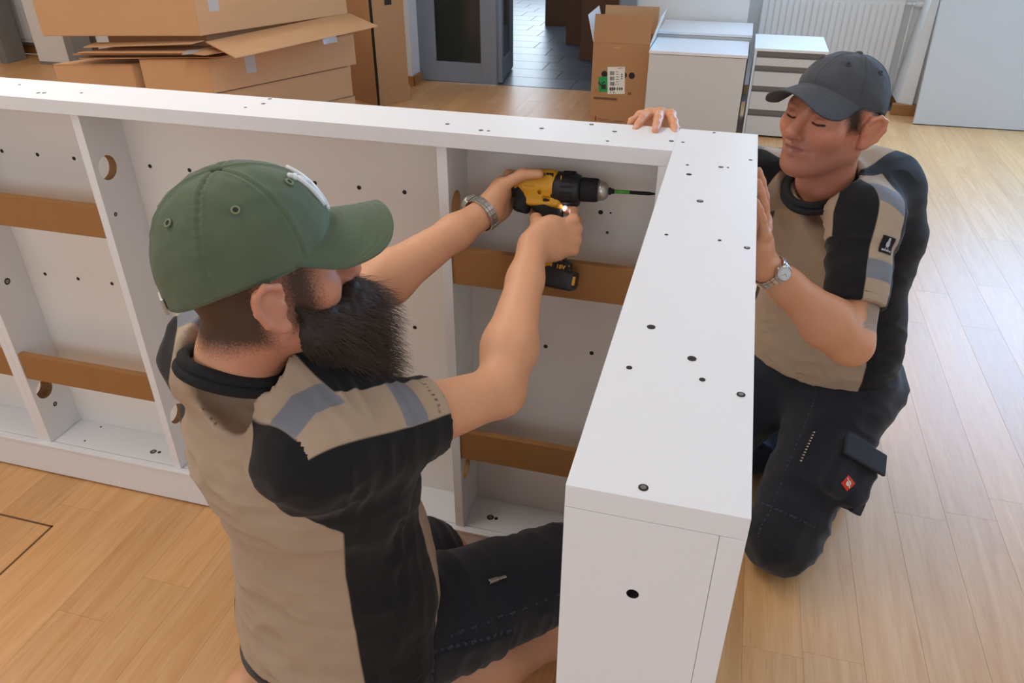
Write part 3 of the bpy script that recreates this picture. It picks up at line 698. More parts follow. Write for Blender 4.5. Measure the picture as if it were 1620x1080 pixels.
# ---- head, hand and arm shapes
def head_prims(fr, neck, rn=.058):
    P = [ell(fr(0, -.012, .04), (.0755, .095, .088*fr.zs), fr.R), ell(fr(0, .030, -.03), (.060, .060, .086*fr.zs), fr.R, .03)]
    for s in (-1, 1):
        P += [cone(fr(s*.053, -.008, -.05), fr(s*.02, .066, -.096), .019, .017, .03), ball(fr(s*.044, .058, -.014), .023, .03)]
        P += [cone(fr(s*.012, .082, .030), fr(s*.046, .066, .031), .013, .011, .02)]
    P += [ball(fr(0, .074, -.097), .019, .02), ell(fr(0, .070, -.053), (.033, .027, .03), fr.R, .02)]
    for s in (-1, 1): P += [sub(ball(fr(s*.032, .104, .011), .018, .018))]
    P += [cone(fr(0, .090, .022), fr(0, .110, -.020), .0085, .0115, .014), ball(fr(0, .1125, -.024), .0125, .01)]
    for s in (-1, 1):
        P += [ball(fr(s*.0138, .0985, -.028), .0092, .008), ell(fr(s*.032, .076, .0105), (.0165, .0125, .0125), fr.R, .004)]
        P += [sub(cone(fr(s*.019, .102, -.020), fr(s*.036, .084, -.055), 0.0030, .0028, .014)), sub(ball(fr(s*.0068, .1085, -.037), .0042, .005))]
        P += [sub(cone(fr(s*.019, .0905, .0045), fr(s*.045, .0825, .0055), .0013, .0011, .0035)), sub(cone(fr(s*.018, .090, .0205), fr(s*.046, .083, .0205), .001, .001, .006))]
        P += [cone(fr(s*.024, .086, -.053), fr(0, .0965, -.0495), .0042, .0062, .007), cone(fr(s*.018, .087, -.0635), fr(0, .0945, -.0645), .0046, .0072, .007)]
    for s in (-1, 1): P += [sub(cone(fr(s*.029, .0895, -.0575), fr(0, .1035, -.0572), .0016, .0018, .005))]
    for s in (-1, 1):   # ears: shell, rim, lobe, hollow
        E = lambda a, b, c: fr(s*(.076+c*1.25), -.006+a*1.12, b*1.1)
        P += [ell(E(-.004, .002, .007), (.0105, .018, .031), Fr(fr.o, fr.R @ V3(-s*.35, 1, 0), fr.z).R, .008), ball(E(.004, -.027, .006), .0085, .01), ell(E(-.013, .010, .013), (.0065, .013, .024), fr.R, .006)]
        rim = [E(.010, .012, .006), E(.008, .026, .012), E(-.006, .033, .017), E(-.018, .026, .021), E(-.021, .008, .021), E(-.014, -.012, .017), E(-.002, -.026, .011)]
        P += [cone(rim[i], rim[i+1], .0042, .0042, .004) for i in range(6)]
        P += [sub(ell(E(-.001, .0, .0215), (.0075, .010, .014), fr.R, .006)), cone(E(.009, -.004, .006), E(.007, .004, .010), .004, .004, .004)]
    P += [econe(fr(0, -.022, -.03), neck, rn, rn+.002, fr.x, 1.05, 1.05, .03)]
    P += [cone(fr(s*.048, -.03, -.02), neck+fr.x*s*.016+fr.y*.038-fr.z*.01, .013, .010, .025) for s in (-1, 1)]
    return P
def hand_prims(w, F, N, right, curls, thumb, s=1.0, spread=.0):
    """w wrist, F wrist->knuckles, N where the palm faces; curls: per finger (index..little) three bend angles; thumb: three local points"""
    F = nrm(F); N = nrm(np.asarray(N, float)-F*(np.asarray(N, float)@F)); T = np.cross(F, N)*(1 if right else -1)
    L = lambda f, t, n: w+(F*f+T*t+N*n)*s
    P = [econe(L(.0, 0, 0), L(.045, .004, .002), .019*s, .0165*s, T, 1.45, 2.0, .02), econe(L(.045, .004, .002), L(.082, .0, .0), .0165*s, .0125*s, T, 2.0, 2.75, .015)]
    P += [ell(L(.035, .026, .010), np.array((.026, .017, .015))*s, np.stack([F, T, N], 1), .02), ell(L(.035, -.024, .008), np.array((.032, .013, .013))*s, np.stack([F, T, N], 1), .02)]
    base = [(.088, .031), (.092, .0105), (.087, -.0105), (.078, -.030)]; seg = [(.044, .026, .022), (.049, .030, .023), (.045, .028, .022), (.035, .021, .020)]
    rad = [.0098, .0100, .0094, .0082]; tips = []
    for i in range(4):
        p = L(base[i][0], base[i][1], 0); a = 0; Ti = nrm(F+T*spread*(1.5-i)); r = rad[i]*s
        P += [ball(p-N*.002*s, r*1.12, .008)]
        for j in range(3):
            a += math.radians(curls[i][j]); d = Ti*math.cos(a)+N*math.sin(a); q = p+d*seg[i][j]*s
            P.append(cone(p, q, r*(1-.09*j), r*(1-.09*(j+1)), .004)); p0 = p; p = q
        back = -Ti*-math.sin(a)-N*math.cos(a); tips.append((p, d, back, r))
    tp = [L(*q) for q in thumb]; rt = [.0155*s, .0125*s, .0112*s, .0092*s]; b0 = L(.018, .020, .006)
    ch = [b0]+tp
    for j in range(3): P.append(cone(ch[j], ch[j+1], rt[j], rt[j+1], .012 if j == 0 else .005))
    tips.append((ch[3], nrm(ch[3]-ch[2]), nrm(np.cross(np.cross(ch[3]-ch[2], ch[3]-ch[1]+T*.001), ch[3]-ch[2])+1e-9), rt[3]))
    return P, tips, (F, T, N)
def limb(a, b, c, ra, rb, rc, k=.02, bulge=.006, side=None):
    """arm or leg: swelling upper segment, joint, swelling lower segment that tapers to c"""
    a, b, c = (np.asarray(q, float) for q in (a, b, c)); m = a+(b-a)*.45; n = b+(c-b)*.28
    return [cone(a, m, ra, ra*.98, k), cone(m, b, ra*.98, rb, k), cone(b, n, rb, rb+bulge, k), cone(n, b+(c-b)*.75, rb+bulge, rc*1.12, k), cone(b+(c-b)*.75, c, rc*1.12, rc, k)]

# ---- materials that read per-vertex material masks (true colour regions: panels of cloth, lips, hair)
def mask_mat(name, base, layers, rough=.8, sss=0, bump=.25, bscale=260, var=.05, sheen=0, wave=None):
    m, n, l, b = nodes(name); tc = n.new('ShaderNodeTexCoord')
    t = n.new('ShaderNodeTexNoise'); t.inputs['Scale'].default_value = 22; t.inputs['Detail'].default_value = 5; l.new(tc.outputs['Object'], t.inputs['Vector'])
    mx = n.new('ShaderNodeMix'); mx.data_type = 'RGBA'; c = lin(base)
    mx.inputs[6].default_value = tuple(q*(1-var) for q in c[:3])+(1,); mx.inputs[7].default_value = tuple(min(1, q*(1+var)) for q in c[:3])+(1,); l.new(t.outputs['Fac'], mx.inputs[0]); cur = mx.outputs[2]
    for at, col, soft, noise in layers:
        a = n.new('ShaderNodeAttribute'); a.attribute_name = at; src = a.outputs['Fac']
        if noise:
            t3 = n.new('ShaderNodeTexNoise'); t3.inputs['Scale'].default_value = noise[0]; t3.inputs['Detail'].default_value = 3; l.new(tc.outputs['Object'], t3.inputs['Vector'])
            ma = n.new('ShaderNodeMath'); ma.operation = 'MULTIPLY_ADD'; ma.inputs[1].default_value = noise[1]; l.new(t3.outputs['Fac'], ma.inputs[0])
            mb = n.new('ShaderNodeMath'); mb.operation = 'SUBTRACT'; mb.inputs[1].default_value = noise[1]*.5; l.new(src, ma.inputs[2]); l.new(ma.outputs[0], mb.inputs[0]); src = mb.outputs[0]
        r = n.new('ShaderNodeMapRange'); r.inputs[1].default_value = -soft; r.inputs[2].default_value = soft; l.new(src, r.inputs[0])
        if len(col) > 7:
            r.inputs[4].default_value = int(col[7:], 16)/255
        k = n.new('ShaderNodeMix'); k.data_type = 'RGBA'; k.inputs[7].default_value = lin(col[:7]); l.new(r.outputs[0], k.inputs[0]); l.new(cur, k.inputs[6]); cur = k.outputs[2]
    l.new(cur, b.inputs['Base Color']); b.inputs['Roughness'].default_value = rough; b.inputs['Specular IOR Level'].default_value = .35
    if sss:
        b.inputs['Subsurface Weight'].default_value = sss; b.inputs['Subsurface Radius'].default_value = (.012, .005, .003); b.inputs['Subsurface Scale'].default_value = 1.0
    b.inputs['Sheen Weight'].default_value = sheen
    if bump:
        t2 = n.new('ShaderNodeTexNoise'); t2.inputs['Scale'].default_value = bscale; t2.inputs['Detail'].default_value = 3; l.new(tc.outputs['Object'], t2.inputs['Vector'])
        bp = n.new('ShaderNodeBump'); bp.inputs['Strength'].default_value = bump; bp.inputs['Distance'].default_value = .0015; l.new(t2.outputs['Fac'], bp.inputs['Height']); l.new(bp.outputs[0], b.inputs['Normal'])
    return m
M_skin1 = mask_mat('skin_pale', '#dba37e', [('red', '#bd755f99', .03, None), ('hair', '#4a372d', .012, (420, .03)), ('lip', '#a85f52', .002, None), ('nail', '#d9a797', .0006, None)], .5, .15, .12, 180, .06)
M_skin2 = mask_mat('skin_tanned', '#d89a74', [('red', '#bd705c99', .03, None), ('hair', '#3b2b25', .010, (420, .024)), ('stubble', '#8d655988', .02, (500, .02)), ('tattoo', '#6f7a74aa', .003, (90, .012)), ('lip', '#8f5650cc', .002, None), ('lash', '#2a1b18', .0007, None), ('nail', '#d9a797', .0006, None)], .42, .12, .12, 180, .06)
M_shirt = mask_mat('work_shirt_jersey', '#ab947c', [('blk', '#121215', .0012, None), ('stp', '#b09a83', .0012, None), ('ref', '#7b7d84', .0012, None), ('seam', '#57504a', .0004, None)], .9, 0, .3, 900, .05, .1)
M_blackknit = mat('black_rib_knit', '#121215', .9, bump=.3, bscale=700)
M_trouser = mask_mat('black_work_trouser', '#1b1d25', [('pad', '#1a1b20', .001, None), ('seam', '#3a3d48', .0005, None)], .85, 0, .3, 800, .08, .15)
M_trim = mat('anthracite_trim', '#26282e', .8, bump=.3, bscale=600)
M_steel = mat('polished_steel', '#c9c9c6', .18, metal=1.0)
M_steeld = mat('brushed_steel', '#b5b3ac', .3, metal=.75)
M_dial = mat('silver_watch_dial', '#d6d8d8', .3)
def ring_tube(name, c, n, rx, ry, xdir, r, m, parent, seg=48, wob=None):
    """closed ribbed band (collar, strap) around centre c in the plane with normal n"""
    n = nrm(n); x = nrm(np.asarray(xdir)-n*(np.asarray(xdir)@n)); y = np.cross(n, x); bm = bmesh.new(); pts = []
    for i in range(seg):
        a = 2*math.pi*i/seg; p = c+x*rx*math.cos(a)+y*ry*math.sin(a)
        if wob: p = p+n*wob(a)
        pts.append(p)
    tube(bm, pts, r, 10, True); return obj(name, bm, m, parent, True)
def hull_strip(v, f): pass
from mathutils.bvhtree import BVHTree
def bvh_of(o): return BVHTree.FromPolygons([v.co[:] for v in o.data.vertices], [p.vertices[:] for p in o.data.polygons])
def snapper(b, o, d, up):
    """plane coordinates -> surface of a mesh, looking along d from o"""
    d = nrm(d); u = nrm(np.asarray(up)-d*(np.asarray(up)@d)); x = np.cross(u, -d)
    def f(a, c, lift=.001):
        p = o+x*a+u*c; h = b.ray_cast(Vector(p), Vector(d), .3); return (np.array(h[0])-d*lift) if h[0] else (p+d*.05)
    return f
def patch(name, sn, outline, m, parent, lift=.0012, n=7):
    """cloth patch laid on a surface: outline polygon (2D) subdivided and snapped"""
    bm = bmesh.new(); vs = [bm.verts.new((x, y, 0)) for x, y in outline]; bm.faces.new(vs); bmesh.ops.triangulate(bm, faces=bm.faces)
    bmesh.ops.subdivide_edges(bm, edges=bm.edges, cuts=n if len(outline) < 6 else 1, use_grid_fill=True); bmesh.ops.triangulate(bm, faces=bm.faces)
    for v in bm.verts: v.co = Vector(sn(v.co.x, v.co.y, lift))
    r = bmesh.ops.solidify(bm, geom=list(bm.faces), thickness=.0007); return obj(name, bm, m, parent, False)
# ------------------------------------------------------------------ clothing builders
def cap(parent, fr, col_mat, brim_len, name='cap', z_f=.050, z_s=.032, z_b=-.004, top=.150, rx=.0855, ry=.1085, y0=-.008, brim_c=2.2, brim_tilt=.16, seed=0, brim_mat=None, eyelet=None, pucker=None):
    NA, NE = 240, 44
    A = np.linspace(0, 2*np.pi, NA, endpoint=False); E = np.linspace(0, 1, NE)
    def zr(a): c = np.cos(a); return np.where(c > 0, z_s+(z_f-z_s)*c**2, z_s+(z_b-z_s)*c**2)
    def surf(a, e, off=0.0):
        ce, se = np.cos(e*np.pi/2)**.80, np.sin(e*np.pi/2)**.92; z0 = zr(a)
        k = 1-.02*np.exp(-(e/.08)**2)
        x = (rx+off)*ce*np.sin(a)*k; y = y0+(ry+off)*ce*np.cos(a)*k-.006*se; z = z0+(top+off-z0)*se
        return np.stack([x, y, z], -1)
    aa, ee = np.meshgrid(A, E, indexing='ij'); P = surf(aa, ee).reshape(-1, 3); C0_ = np.array((0, y0, .05))
    N = P-C0_; N /= np.linalg.norm(N, axis=1)[:, None]
    da = ((aa.ravel()+np.pi/6) % (np.pi/3))-np.pi/6
    w = np.abs(da)*.09*np.cos(ee.ravel()*np.pi/2)**.8
    d = .0010*np.exp(-((w-.0045)/.0018)**2)-.0012*np.exp(-(w/.0012)**2)
    d += .0022*vnoise(P*28+seed)+.0012*vnoise(P*70+seed*3)+.0012*ridge(P*np.array((30, 30, 60))+seed)*.6
    if pucker is not None:
        dd = np.abs(((aa.ravel()-pucker+np.pi) % (2*np.pi))-np.pi)*.09; d += np.exp(-(dd/.010)**2)*.0016*np.sin(ee.ravel()*95)
    P = P+N*d[:, None]; P = np.array([fr(*q) for q in P])
    idx = np.arange(NA*NE).reshape(NA, NE); i2 = np.roll(idx, -1, 0)
    Q = np.stack([idx[:, :-1], i2[:, :-1], i2[:, 1:], idx[:, 1:]], -1).reshape(-1, 4)
    c = npmesh(name, P, Q[:, ::-1], col_mat, parent)
    so = c.modifiers.new('thickness', 'SOLIDIFY'); so.thickness = .0022; so.offset = -1
    # sweat band edge
    bm = bmesh.new(); tube(bm, [Vector(fr(*surf(a, 0.0, -.001))) for a in np.linspace(0, 2*np.pi, 72, endpoint=False)], .0016, 6, True); obj('cap_edge', bm, col_mat, c, True)
    # brim
    NS, NT = 61, 46; S = np.linspace(-1, 1, NS); Tt = np.linspace(0, 1, NT); am = math.radians(68)
    top_v, bot_v = [], []
    for s_ in S:
        a = s_*am; pi = surf(np.array(a), np.array(0.03), -.001); xo = (rx*.93)*math.sin(s_*math.pi/2); f = math.sqrt(max(0, 1-abs(s_)**2.6)); yo = y0+ry*math.cos(am)+(ry*(1-math.cos(am))+brim_len)*f
        for t in Tt:
            x = pi[0]+(xo-pi[0])*t; y = pi[1]+(max(yo, pi[1])-pi[1])*t; dl = y-pi[1]
            z = pi[2]-brim_tilt*dl-brim_c*(x*x)*min(1, dl/.05)+.006*math.sin(min(1, dl/.03)*math.pi)*0
            st = .00025*math.cos(t*2*math.pi*8)
            top_v.append(fr(x, y, z+st)); bot_v.append(fr(x, y-.001*t, z-.0032))
    n = NS*NT; V = np.array(top_v+bot_v); q = []
    for i in range(NS-1):
        for j in range(NT-1): a0 = i*NT+j; q += [(a0, a0+NT, a0+NT+1, a0+1), (n+a0, n+a0+1, n+a0+NT+1, n+a0+NT)]
    def side(l): return [(l[i], l[i+1], n+l[i+1], n+l[i]) for i in range(len(l)-1)]
    q += side([i*NT+NT-1 for i in range(NS)])+side([j for j in range(NT)][::-1])+side([(NS-1)*NT+j for j in range(NT)])
    b = npmesh('brim', V, np.array(q), brim_mat or col_mat, c)
    bm = bmesh.new(); add_ball(bm, fr(*surf(np.array(0.), np.array(1.0), .0015)), .0075, 14, 8, (1, 1, .55)); obj('button', bm, col_mat, c, True)
    for k in range(6):
        a = math.pi/6+k*math.pi/3; p0 = surf(np.array(a), np.array(.52), .0012); p1 = surf(np.array(a), np.array(.52), .01); nn = nrm(fr.R @ (p1-p0)); x = nrm(np.cross(nn, (0, 0, 1.0))); y = np.cross(nn, x); o = fr(*p0)
        bm = bmesh.new(); tube(bm, [o+x*.0042*math.cos(t)+y*.0042*math.sin(t) for t in np.linspace(0, 2*np.pi, 16, endpoint=False)], .0013, 6, True)
        r_ = bmesh.ops.create_circle(bm, cap_ends=True, segments=10, radius=.0028, matrix=frame(Vector(o+nn*.0004), Vector(x), Vector(y), Vector(nn)))
        for f in {f for v in r_['verts'] for f in v.link_faces}: f.material_index = 1
        obj('eyelet', bm, [eyelet or col_mat, M_hole], c, True)
    return c, surf
def make_shirt(name, parent, prims, T, arms, hem_w, neck_c, neck_n, neck_r, inner, box_, mats=M_shirt, h=.0042, seed=0, wr=.004, panels=None):
    """T torso frame; arms: list of dicts(S,E,cuff,sd,r)"""
    F = Field(*[axis(box_[0][i], box_[1][i], h) for i in range(3)]); F.add(prims)
    F.add([cutcap(T(0, 0, hem_w), -T.z, .5, .45)])
    F.add([cutcap(T(0, 0, hem_w+.03), -T.z, .2, 0.0)] if False else [])
    F.add([cutcap(neck_c, neck_n, .22, neck_r)])
    F.add([sub(p) for p in inner])
    for a in arms:
        d = nrm(a['E']-a['S']); F.add([cutcap(a['S']+d*a['cuff'], d, .5, .16)]); F.add([cutcap(a['S']+d*(a['cuff']-.03), d, .05, a['r'])])
    v, q = F.mesh()
    o = npmesh(name, v, q, mats, parent); N = normals(o); L = T.inv(v)
    # soft folds: ridged noise, stretched around the body
    dg = np.stack([(L[:, 0]+L[:, 2])*11, (L[:, 1]-L[:, 0])*5, (L[:, 2]-L[:, 0]*.8)*13], 1)
    dsp = wr*(.5*ridge(dg+seed*5)+.45*ridge(L*np.array((7, 7, 20))+seed)+.35*ridge(L*np.array((15, 15, 34))+seed*2+7)+.3*vnoise(L*9+seed))
    for a in arms:
        d = nrm(a['E']-a['S']); s = (v-a['S'])@d; m = np.clip((s+.02)/.06, 0, 1); rel = v-a['S']-s[:, None]*d
        dsp = dsp*(1-m*.5)+m*wr*.45*ridge(np.stack([s*42, rel@T.x*12, rel@T.z*12], 1)+seed+3)
    for a in arms:
        d = nrm(a['E']-a['S']); s = (v-a['S'])@d; near = np.linalg.norm(v-a['S']-s[:, None]*d, axis=1) < .1; dsp = np.where(near & (s > .05), dsp*np.clip((a['cuff']-.004-s)/.05, 0, 1), dsp)
    v2 = v+N*(dsp*.8)[:, None]; setco(o, v2)
    return o, v, L
def strip_mesh(name, pts_a, pts_b, m, parent, lift=0): # ribbon between two polylines
    n = len(pts_a); v = list(pts_a)+list(pts_b); q = [(i, i+1, n+i+1, n+i) for i in range(n-1)]
    return npmesh(name, np.array(v), np.array(q), m, parent)
def settle(root): # parts were modelled in room coordinates; keep them there under their Empty
    for c in list(root.children): c.matrix_parent_inverse = Matrix.Translation(-root.location)
def watch(parent, c, axis_, r, face_dir, wide, mband, mdial, name='wristwatch', links=22):
    """bracelet of separate links round the wrist with a round case"""
    ax = nrm(axis_); f = nrm(np.asarray(face_dir)-ax*(np.asarray(face_dir)@ax)); s = np.cross(ax, f); t = empty(name); t.parent = parent
    for k in range(links):
        a = 2*math.pi*k/links
        if abs(((a+math.pi) % (2*math.pi))-math.pi) < .42: continue
        n = f*math.cos(a)+s*math.sin(a); tg = np.cross(ax, n); p = c+n*r[0]*abs(math.cos(a))**2+n*r[1]*abs(math.sin(a))**2; wl = 2*math.pi*r[0]/links*.46
        bm = bmesh.new(); M = frame(Vector(p), Vector(ax), Vector(tg), Vector(n))
        add_box(bm, -wide*.18, wide*.18, -wl, wl, -.0012, .0022, .0007, M=M); add_box(bm, -wide*.5, -wide*.2, -wl, wl, -.0012, .0016, .0006, M=M); add_box(bm, wide*.2, wide*.5, -wl, wl, -.0012, .0016, .0006, M=M)
        obj('link', bm, mband, t)
    p = c+f*(r[0]+.001); M = frame(Vector(p), Vector(ax), Vector(np.cross(f, ax)), Vector(f))
    bm = bmesh.new(); add_cyl(bm, p-f*.003, p+f*.006, wide*.95, wide*.9, 32); add_cyl(bm, p+f*.006, p+f*.0075, wide*.9, wide*.8, 32)
    for sg in (-1, 1): add_box(bm, -wide*.55, wide*.55, sg*wide*.75-wide*.3, sg*wide*.75+wide*.3, -.003, .003, .001, M=M)
    add_cyl(bm, p+ax*wide*.9+f*.002, p+ax*wide*1.12+f*.002, .0026, .0026, 10); obj('watch_case', bm, mband, t)
    bm = bmesh.new(); add_cyl(bm, p+f*.0072, p+f*.0079, wide*.74, wide*.74, 32); d = obj('dial', bm, mdial, t)
    bm = bmesh.new()
    for k in range(12):
        a = k*math.pi/6; add_box(bm, wide*.55, wide*.68, -.0005, .0005, .0080, .0085, M=M @ Matrix.Rotation(a, 4, 'Z'))
    add_box(bm, 0, wide*.5, -.0006, .0006, .0085, .0089, M=M @ Matrix.Rotation(1.0, 4, 'Z')); add_box(bm, 0, wide*.36, -.0007, .0007, .0085, .0089, M=M @ Matrix.Rotation(2.6, 4, 'Z'))
    tag(obj('dial_marks', bm, M_steeld, t), kind='stuff'); return t
def nail_mask(v, tips):
    m = np.full(len(v), -1.0)
    for p, d, b, r in tips:
        c = p-d*.002+b*r*.85; q = v-c; m = np.maximum(m, 1-np.sqrt((q@d/.0062)**2+(q@nrm(np.cross(d, b))/.0055)**2+(q@b/.005)**2)); 
    return m*.004

# ------------------------------------------------------------------ the bearded man kneeling in front, drilling
def man_one():
    P0 = empty('person', (-.57, .85, 0), 'bearded man in green baseball cap kneeling inside the L and holding the power drill', 'person')
    pel = V3(-.535, .80, .36); Sh = V3(-.603, .743, .915); f = (.354, .935, 0)
    T = Fr(pel, f, Sh-pel)
    SR, SL = V3(-.462, .690, .848), V3(-.665, .80, .905); ER, WR = V3(-.283, .948, .806), V3(-.300, 1.222, .930); EL, WL = V3(-.565, 1.0, .885), V3(-.402, 1.286, .964)
    Hd = Fr((-.540, .765, 1.058), (.72, .69, .10)); nk = V3(-.578, .735, .955)
    tor = [econe(T(0, -.005, 0), T(0, .01, .16), .105, .105, T.x, 1.55, 1.45, .04), econe(T(0, .01, .16), T(0, .0, .38), .105, .118, T.x, 1.45, 1.42, .05), econe(T(0, .0, .38), T(0, -.01, .50), .118, .085, T.x, 1.42, 1.75, .05),
           cone(T(.06, -.012, .512), SR, .045, .048, .05), cone(T(-.06, -.012, .515), SL, .045, .048, .05), econe(T(0, .03, .08), T(0, .05, .2), .09, .085, T.x, 1.4, 1.35, .05)]
    armR = limb(SR, ER, WR, .050, .038, .0265); armL = limb(SL, EL, WL, .050, .038, .0265)
    FR, NR = (.80, .55, .15), (-.45, .85, -.10); FL, NL = (.25, .95, .20), (.95, -.2, -.05)
    hR, tR, bR = hand_prims(WR, FR, NR, True, [(66, 40, 15), (66, 80, 40), (68, 84, 45), (68, 84, 45)], [(.026, .032, .030), (.034, .030, .062), (.048, .022, .086)], .94)
    hL, tL, bL = hand_prims(WL, FL, NL, False, [(62, 42, 25), (62, 48, 30), (64, 50, 30), (66, 50, 35)], [(.034, .044, .020), (.056, .062, .048), (.066, .066, .080)], .94)
    kR, aR = V3(-.165, 1.115, .250), V3(-.40, .885, .095); kL, aL = V3(-.50, 1.175, .13), V3(-.72, .86, .07)
    hpR, hpL = V3(-.475, .79, .345), V3(-.655, .855, .345)
    legs = [cone(hpR, kR, .088, .068, .03), cone(V3(-.165, 1.12, .22), V3(-.20, 1.09, .10), .06, .055, .03), cone(V3(-.20, 1.09, .115), V3(-.30, .985, .11), .060, .062, .03), cone(V3(-.30, .985, .11), aR, .062, .038, .03),
            cone(hpL, kL, .088, .068, .03), cone(kL, V3(-.58, 1.06, .08), .062, .058, .03), cone(V3(-.58, 1.06, .08), aL, .058, .038, .03),
            cone(aR, V3(-.47, .80, .10), .036, .034, .02), cone(V3(-.47, .80, .09), V3(-.43, .745, .03), .036, .022, .03), cone(aL, V3(-.78, .79, .085), .036, .034, .02), cone(V3(-.78, .79, .08), V3(-.755, .735, .03), .036, .022, .03)]
    B = Field(axis(-.95, -.04, .0055, [(-.67, -.43, .003), (-.40, -.19, .0026)]), axis(.55, 1.43, .0055, [(.64, .88, .003), (1.17, 1.42, .0026)]), axis(-.01, 1.21, .0055, [(.88, 1.2, .0028)]))
    B.add(inflate(tor[:1], -.016)+[econe(T(0, 0, .16), T(0, -.0, .36), .09, .10, T.x, 1.4, 1.4, .05), econe(T(0, 0, .36), T(0, -.01, .43), .10, .06, T.x, 1.4, 1.6, .05), cone(T(.06, -.01, .45), SR, .036, .044, .04), cone(T(-.06, -.01, .45), SL, .036, .044, .04)]).add(legs).add(armR).add(armL).add(head_prims(Hd, nk, .054)).add(hR).add(hL)
    v, q = B.mesh(); body = npmesh('body', v, q, M_skin1, P0)
    l = Hd.inv(v); near = np.linalg.norm(l, axis=1) < .2
    hair = np.minimum(np.minimum(.03-np.abs(l[:, 2]-.0)-0*l[:, 0], -l[:, 1]-.012), .2)   # cropped neck and temples
    side = np.minimum.reduce([.016-np.abs(l[:, 1]-.030)+.004, l[:, 2]+.045, .04-l[:, 2]]); nape = np.minimum.reduce([-.018-l[:, 1], l[:, 2]+.058])
    attr(body, 'hair', np.where(near & (np.abs(l[:, 0]) < .0775), np.maximum(np.minimum(side, .02), np.minimum(nape, .02)), -1))
    attr(body, 'red', np.where(near, np.minimum(.03, .13-np.linalg.norm(l-np.array((.05, .02, -.02)), axis=1)), -.1) + np.clip(.03-np.abs(v[:, 2]-.08), -.05, .03)*0)
    attr(body, 'lip', np.where(near, .011-np.linalg.norm((l-np.array((0, .094, -.057)))*np.array((.45, 1, 1.1)), axis=1), -1)); attr(body, 'nail', nail_mask(v, tR+tL))
    # shirt
    ncc, ncn = V3(-.586, .737, .948), nrm(V3(.12, .24, .95))
    cl = inflate(tor, .014)+[cone(SR, SR+(ER-SR)*.72, .062, .060, .04), cone(SL, SL+(EL-SL)*.72, .060, .056, .04), econe(T(-.012, -.018, -.03), T(0, .0, .10), .132, .118, T.x, 1.56, 1.45, .04), econe(T(0, -.005, .46), ncc, .085, .066, T.x, 1.1, 1.0, .05)]
    arms = [dict(S=SR, E=ER, cuff=.185, r=.045), dict(S=SL, E=EL, cuff=.19, r=.045)]
    sh, sv, L = make_shirt('shirt', P0, cl, T, arms, -.012, ncc-ncn*.020, ncn, .080, [cone(nk-ncn*.05, nk+ncn*.05, .062, .062, .004)], ((-.92, .50, .34), (-.2, 1.12, 1.06)), seed=1, wr=.0115)
    def region(mir, A, sd, w0=.33):
        d = nrm(A['E']-A['S']); sd = nrm(np.asarray(sd)-d*(np.asarray(sd)@d)); n = np.cross(d, sd); rel = sv-A['S']; s = rel@d; u = L[:, 0]*mir
        rag = np.minimum(u-(.062+np.maximum(.57-L[:, 2], 0)*.50+np.where(L[:, 1] < 0, 0, .0)), L[:, 2]-w0)
        rad = np.linalg.norm(rel-s[:, None]*d, axis=1); rag = np.maximum(rag, np.minimum(s-.03, .088-rad))
        stp = np.minimum.reduce([.033-np.abs(rel@n), rel@sd-.012, u-.035, s+.14])
        c0 = ncc+T.x*mir*.066-T.z*.008; d2 = nrm(A['S']+sd*.05-c0); n2 = np.cross(d2, np.array((0, 0, 1.0))); t2 = (sv-c0)@d2; q2 = (sv-c0)@n2; L2 = np.linalg.norm(A['S']+sd*.05-c0)
        up2 = np.minimum.reduce([.033-np.abs(q2), u-.055, L2-.004-t2, rel@np.array((0, 0, 1.0))-.0]); stp = np.maximum(np.where(s < -.035, -1, stp), up2)
        chs = np.minimum(.021-np.abs(t2-L2*.62-.35*np.abs(q2)), up2)
        ref = np.minimum(stp, np.maximum(chs, .018-np.abs(s-.125)))
        seam = np.minimum(stp, .0009-np.minimum(np.abs(s-A['cuff']+.016), np.abs(s-A['cuff']+.021)))
        return rag, stp, ref, seam
    r1 = region(1, arms[0], (.22, -.38, .86)); r2 = region(-1, arms[1], (-.35, -.1, .9))
    ang = np.degrees(np.arctan2(L[:, 1]*1.45, np.abs(L[:, 0])))  # 0 at the flank, +90 in front
    sidep = np.minimum((32-np.abs(ang+4-(L[:, 2]-.2)*20))*.002, .40-L[:, 2])
    attr(sh, 'blk', np.maximum.reduce([r1[0], r2[0], sidep])); attr(sh, 'stp', np.maximum(r1[1], r2[1])); attr(sh, 'ref', np.maximum(r1[2], r2[2]))
    hemz = np.abs(L[:, 2]-.008); attr(sh, 'seam', np.maximum.reduce([r1[3], r2[3], .0007-hemz]))
    col = ring_tube('collar', ncc-ncn*.012, ncn, .064, .066, T.x, .0085, M_blackknit, sh, wob=lambda a: .012*math.sin(a)*-1)
    col2 = ring_tube('collar_band', ncc-ncn*.024, ncn, .068, .071, T.x, .0085, M_blackknit, sh, wob=lambda a: .012*math.sin(a)*-1)
    bm = bmesh.new(); p = T(-.052, -.055, .56); add_box(bm, -.016, .016, -.0015, .0015, -.022, .006, .0006, M=frame(Vector(p), Vector(T.x), Vector(-T.y), Vector(T.z))); obj('neck_label', bm, M_label, sh)
    # shorts
    S = Field(axis(-.86, -.05, .0045), axis(.55, 1.30, .0045), axis(.0, .52, .0045))
    th = [econe(T(0, 0, -.04), T(0, .0, .06), .108, .098, T.x, 1.42, 1.35, .05), cone(hpR, V3(-.165, 1.112, .285), .114, .088, .05), cone(hpL, V3(-.505, 1.165, .155), .098, .086, .05), ball(T(.09, -.05, -.05), .095, .05), ball(T(-.08, -.05, -.05), .09, .05)]
    S.add(th); dR = nrm(V3(-.165, 1.112, .265)-hpR); dL = nrm(V3(-.505, 1.165, .155)-hpL)
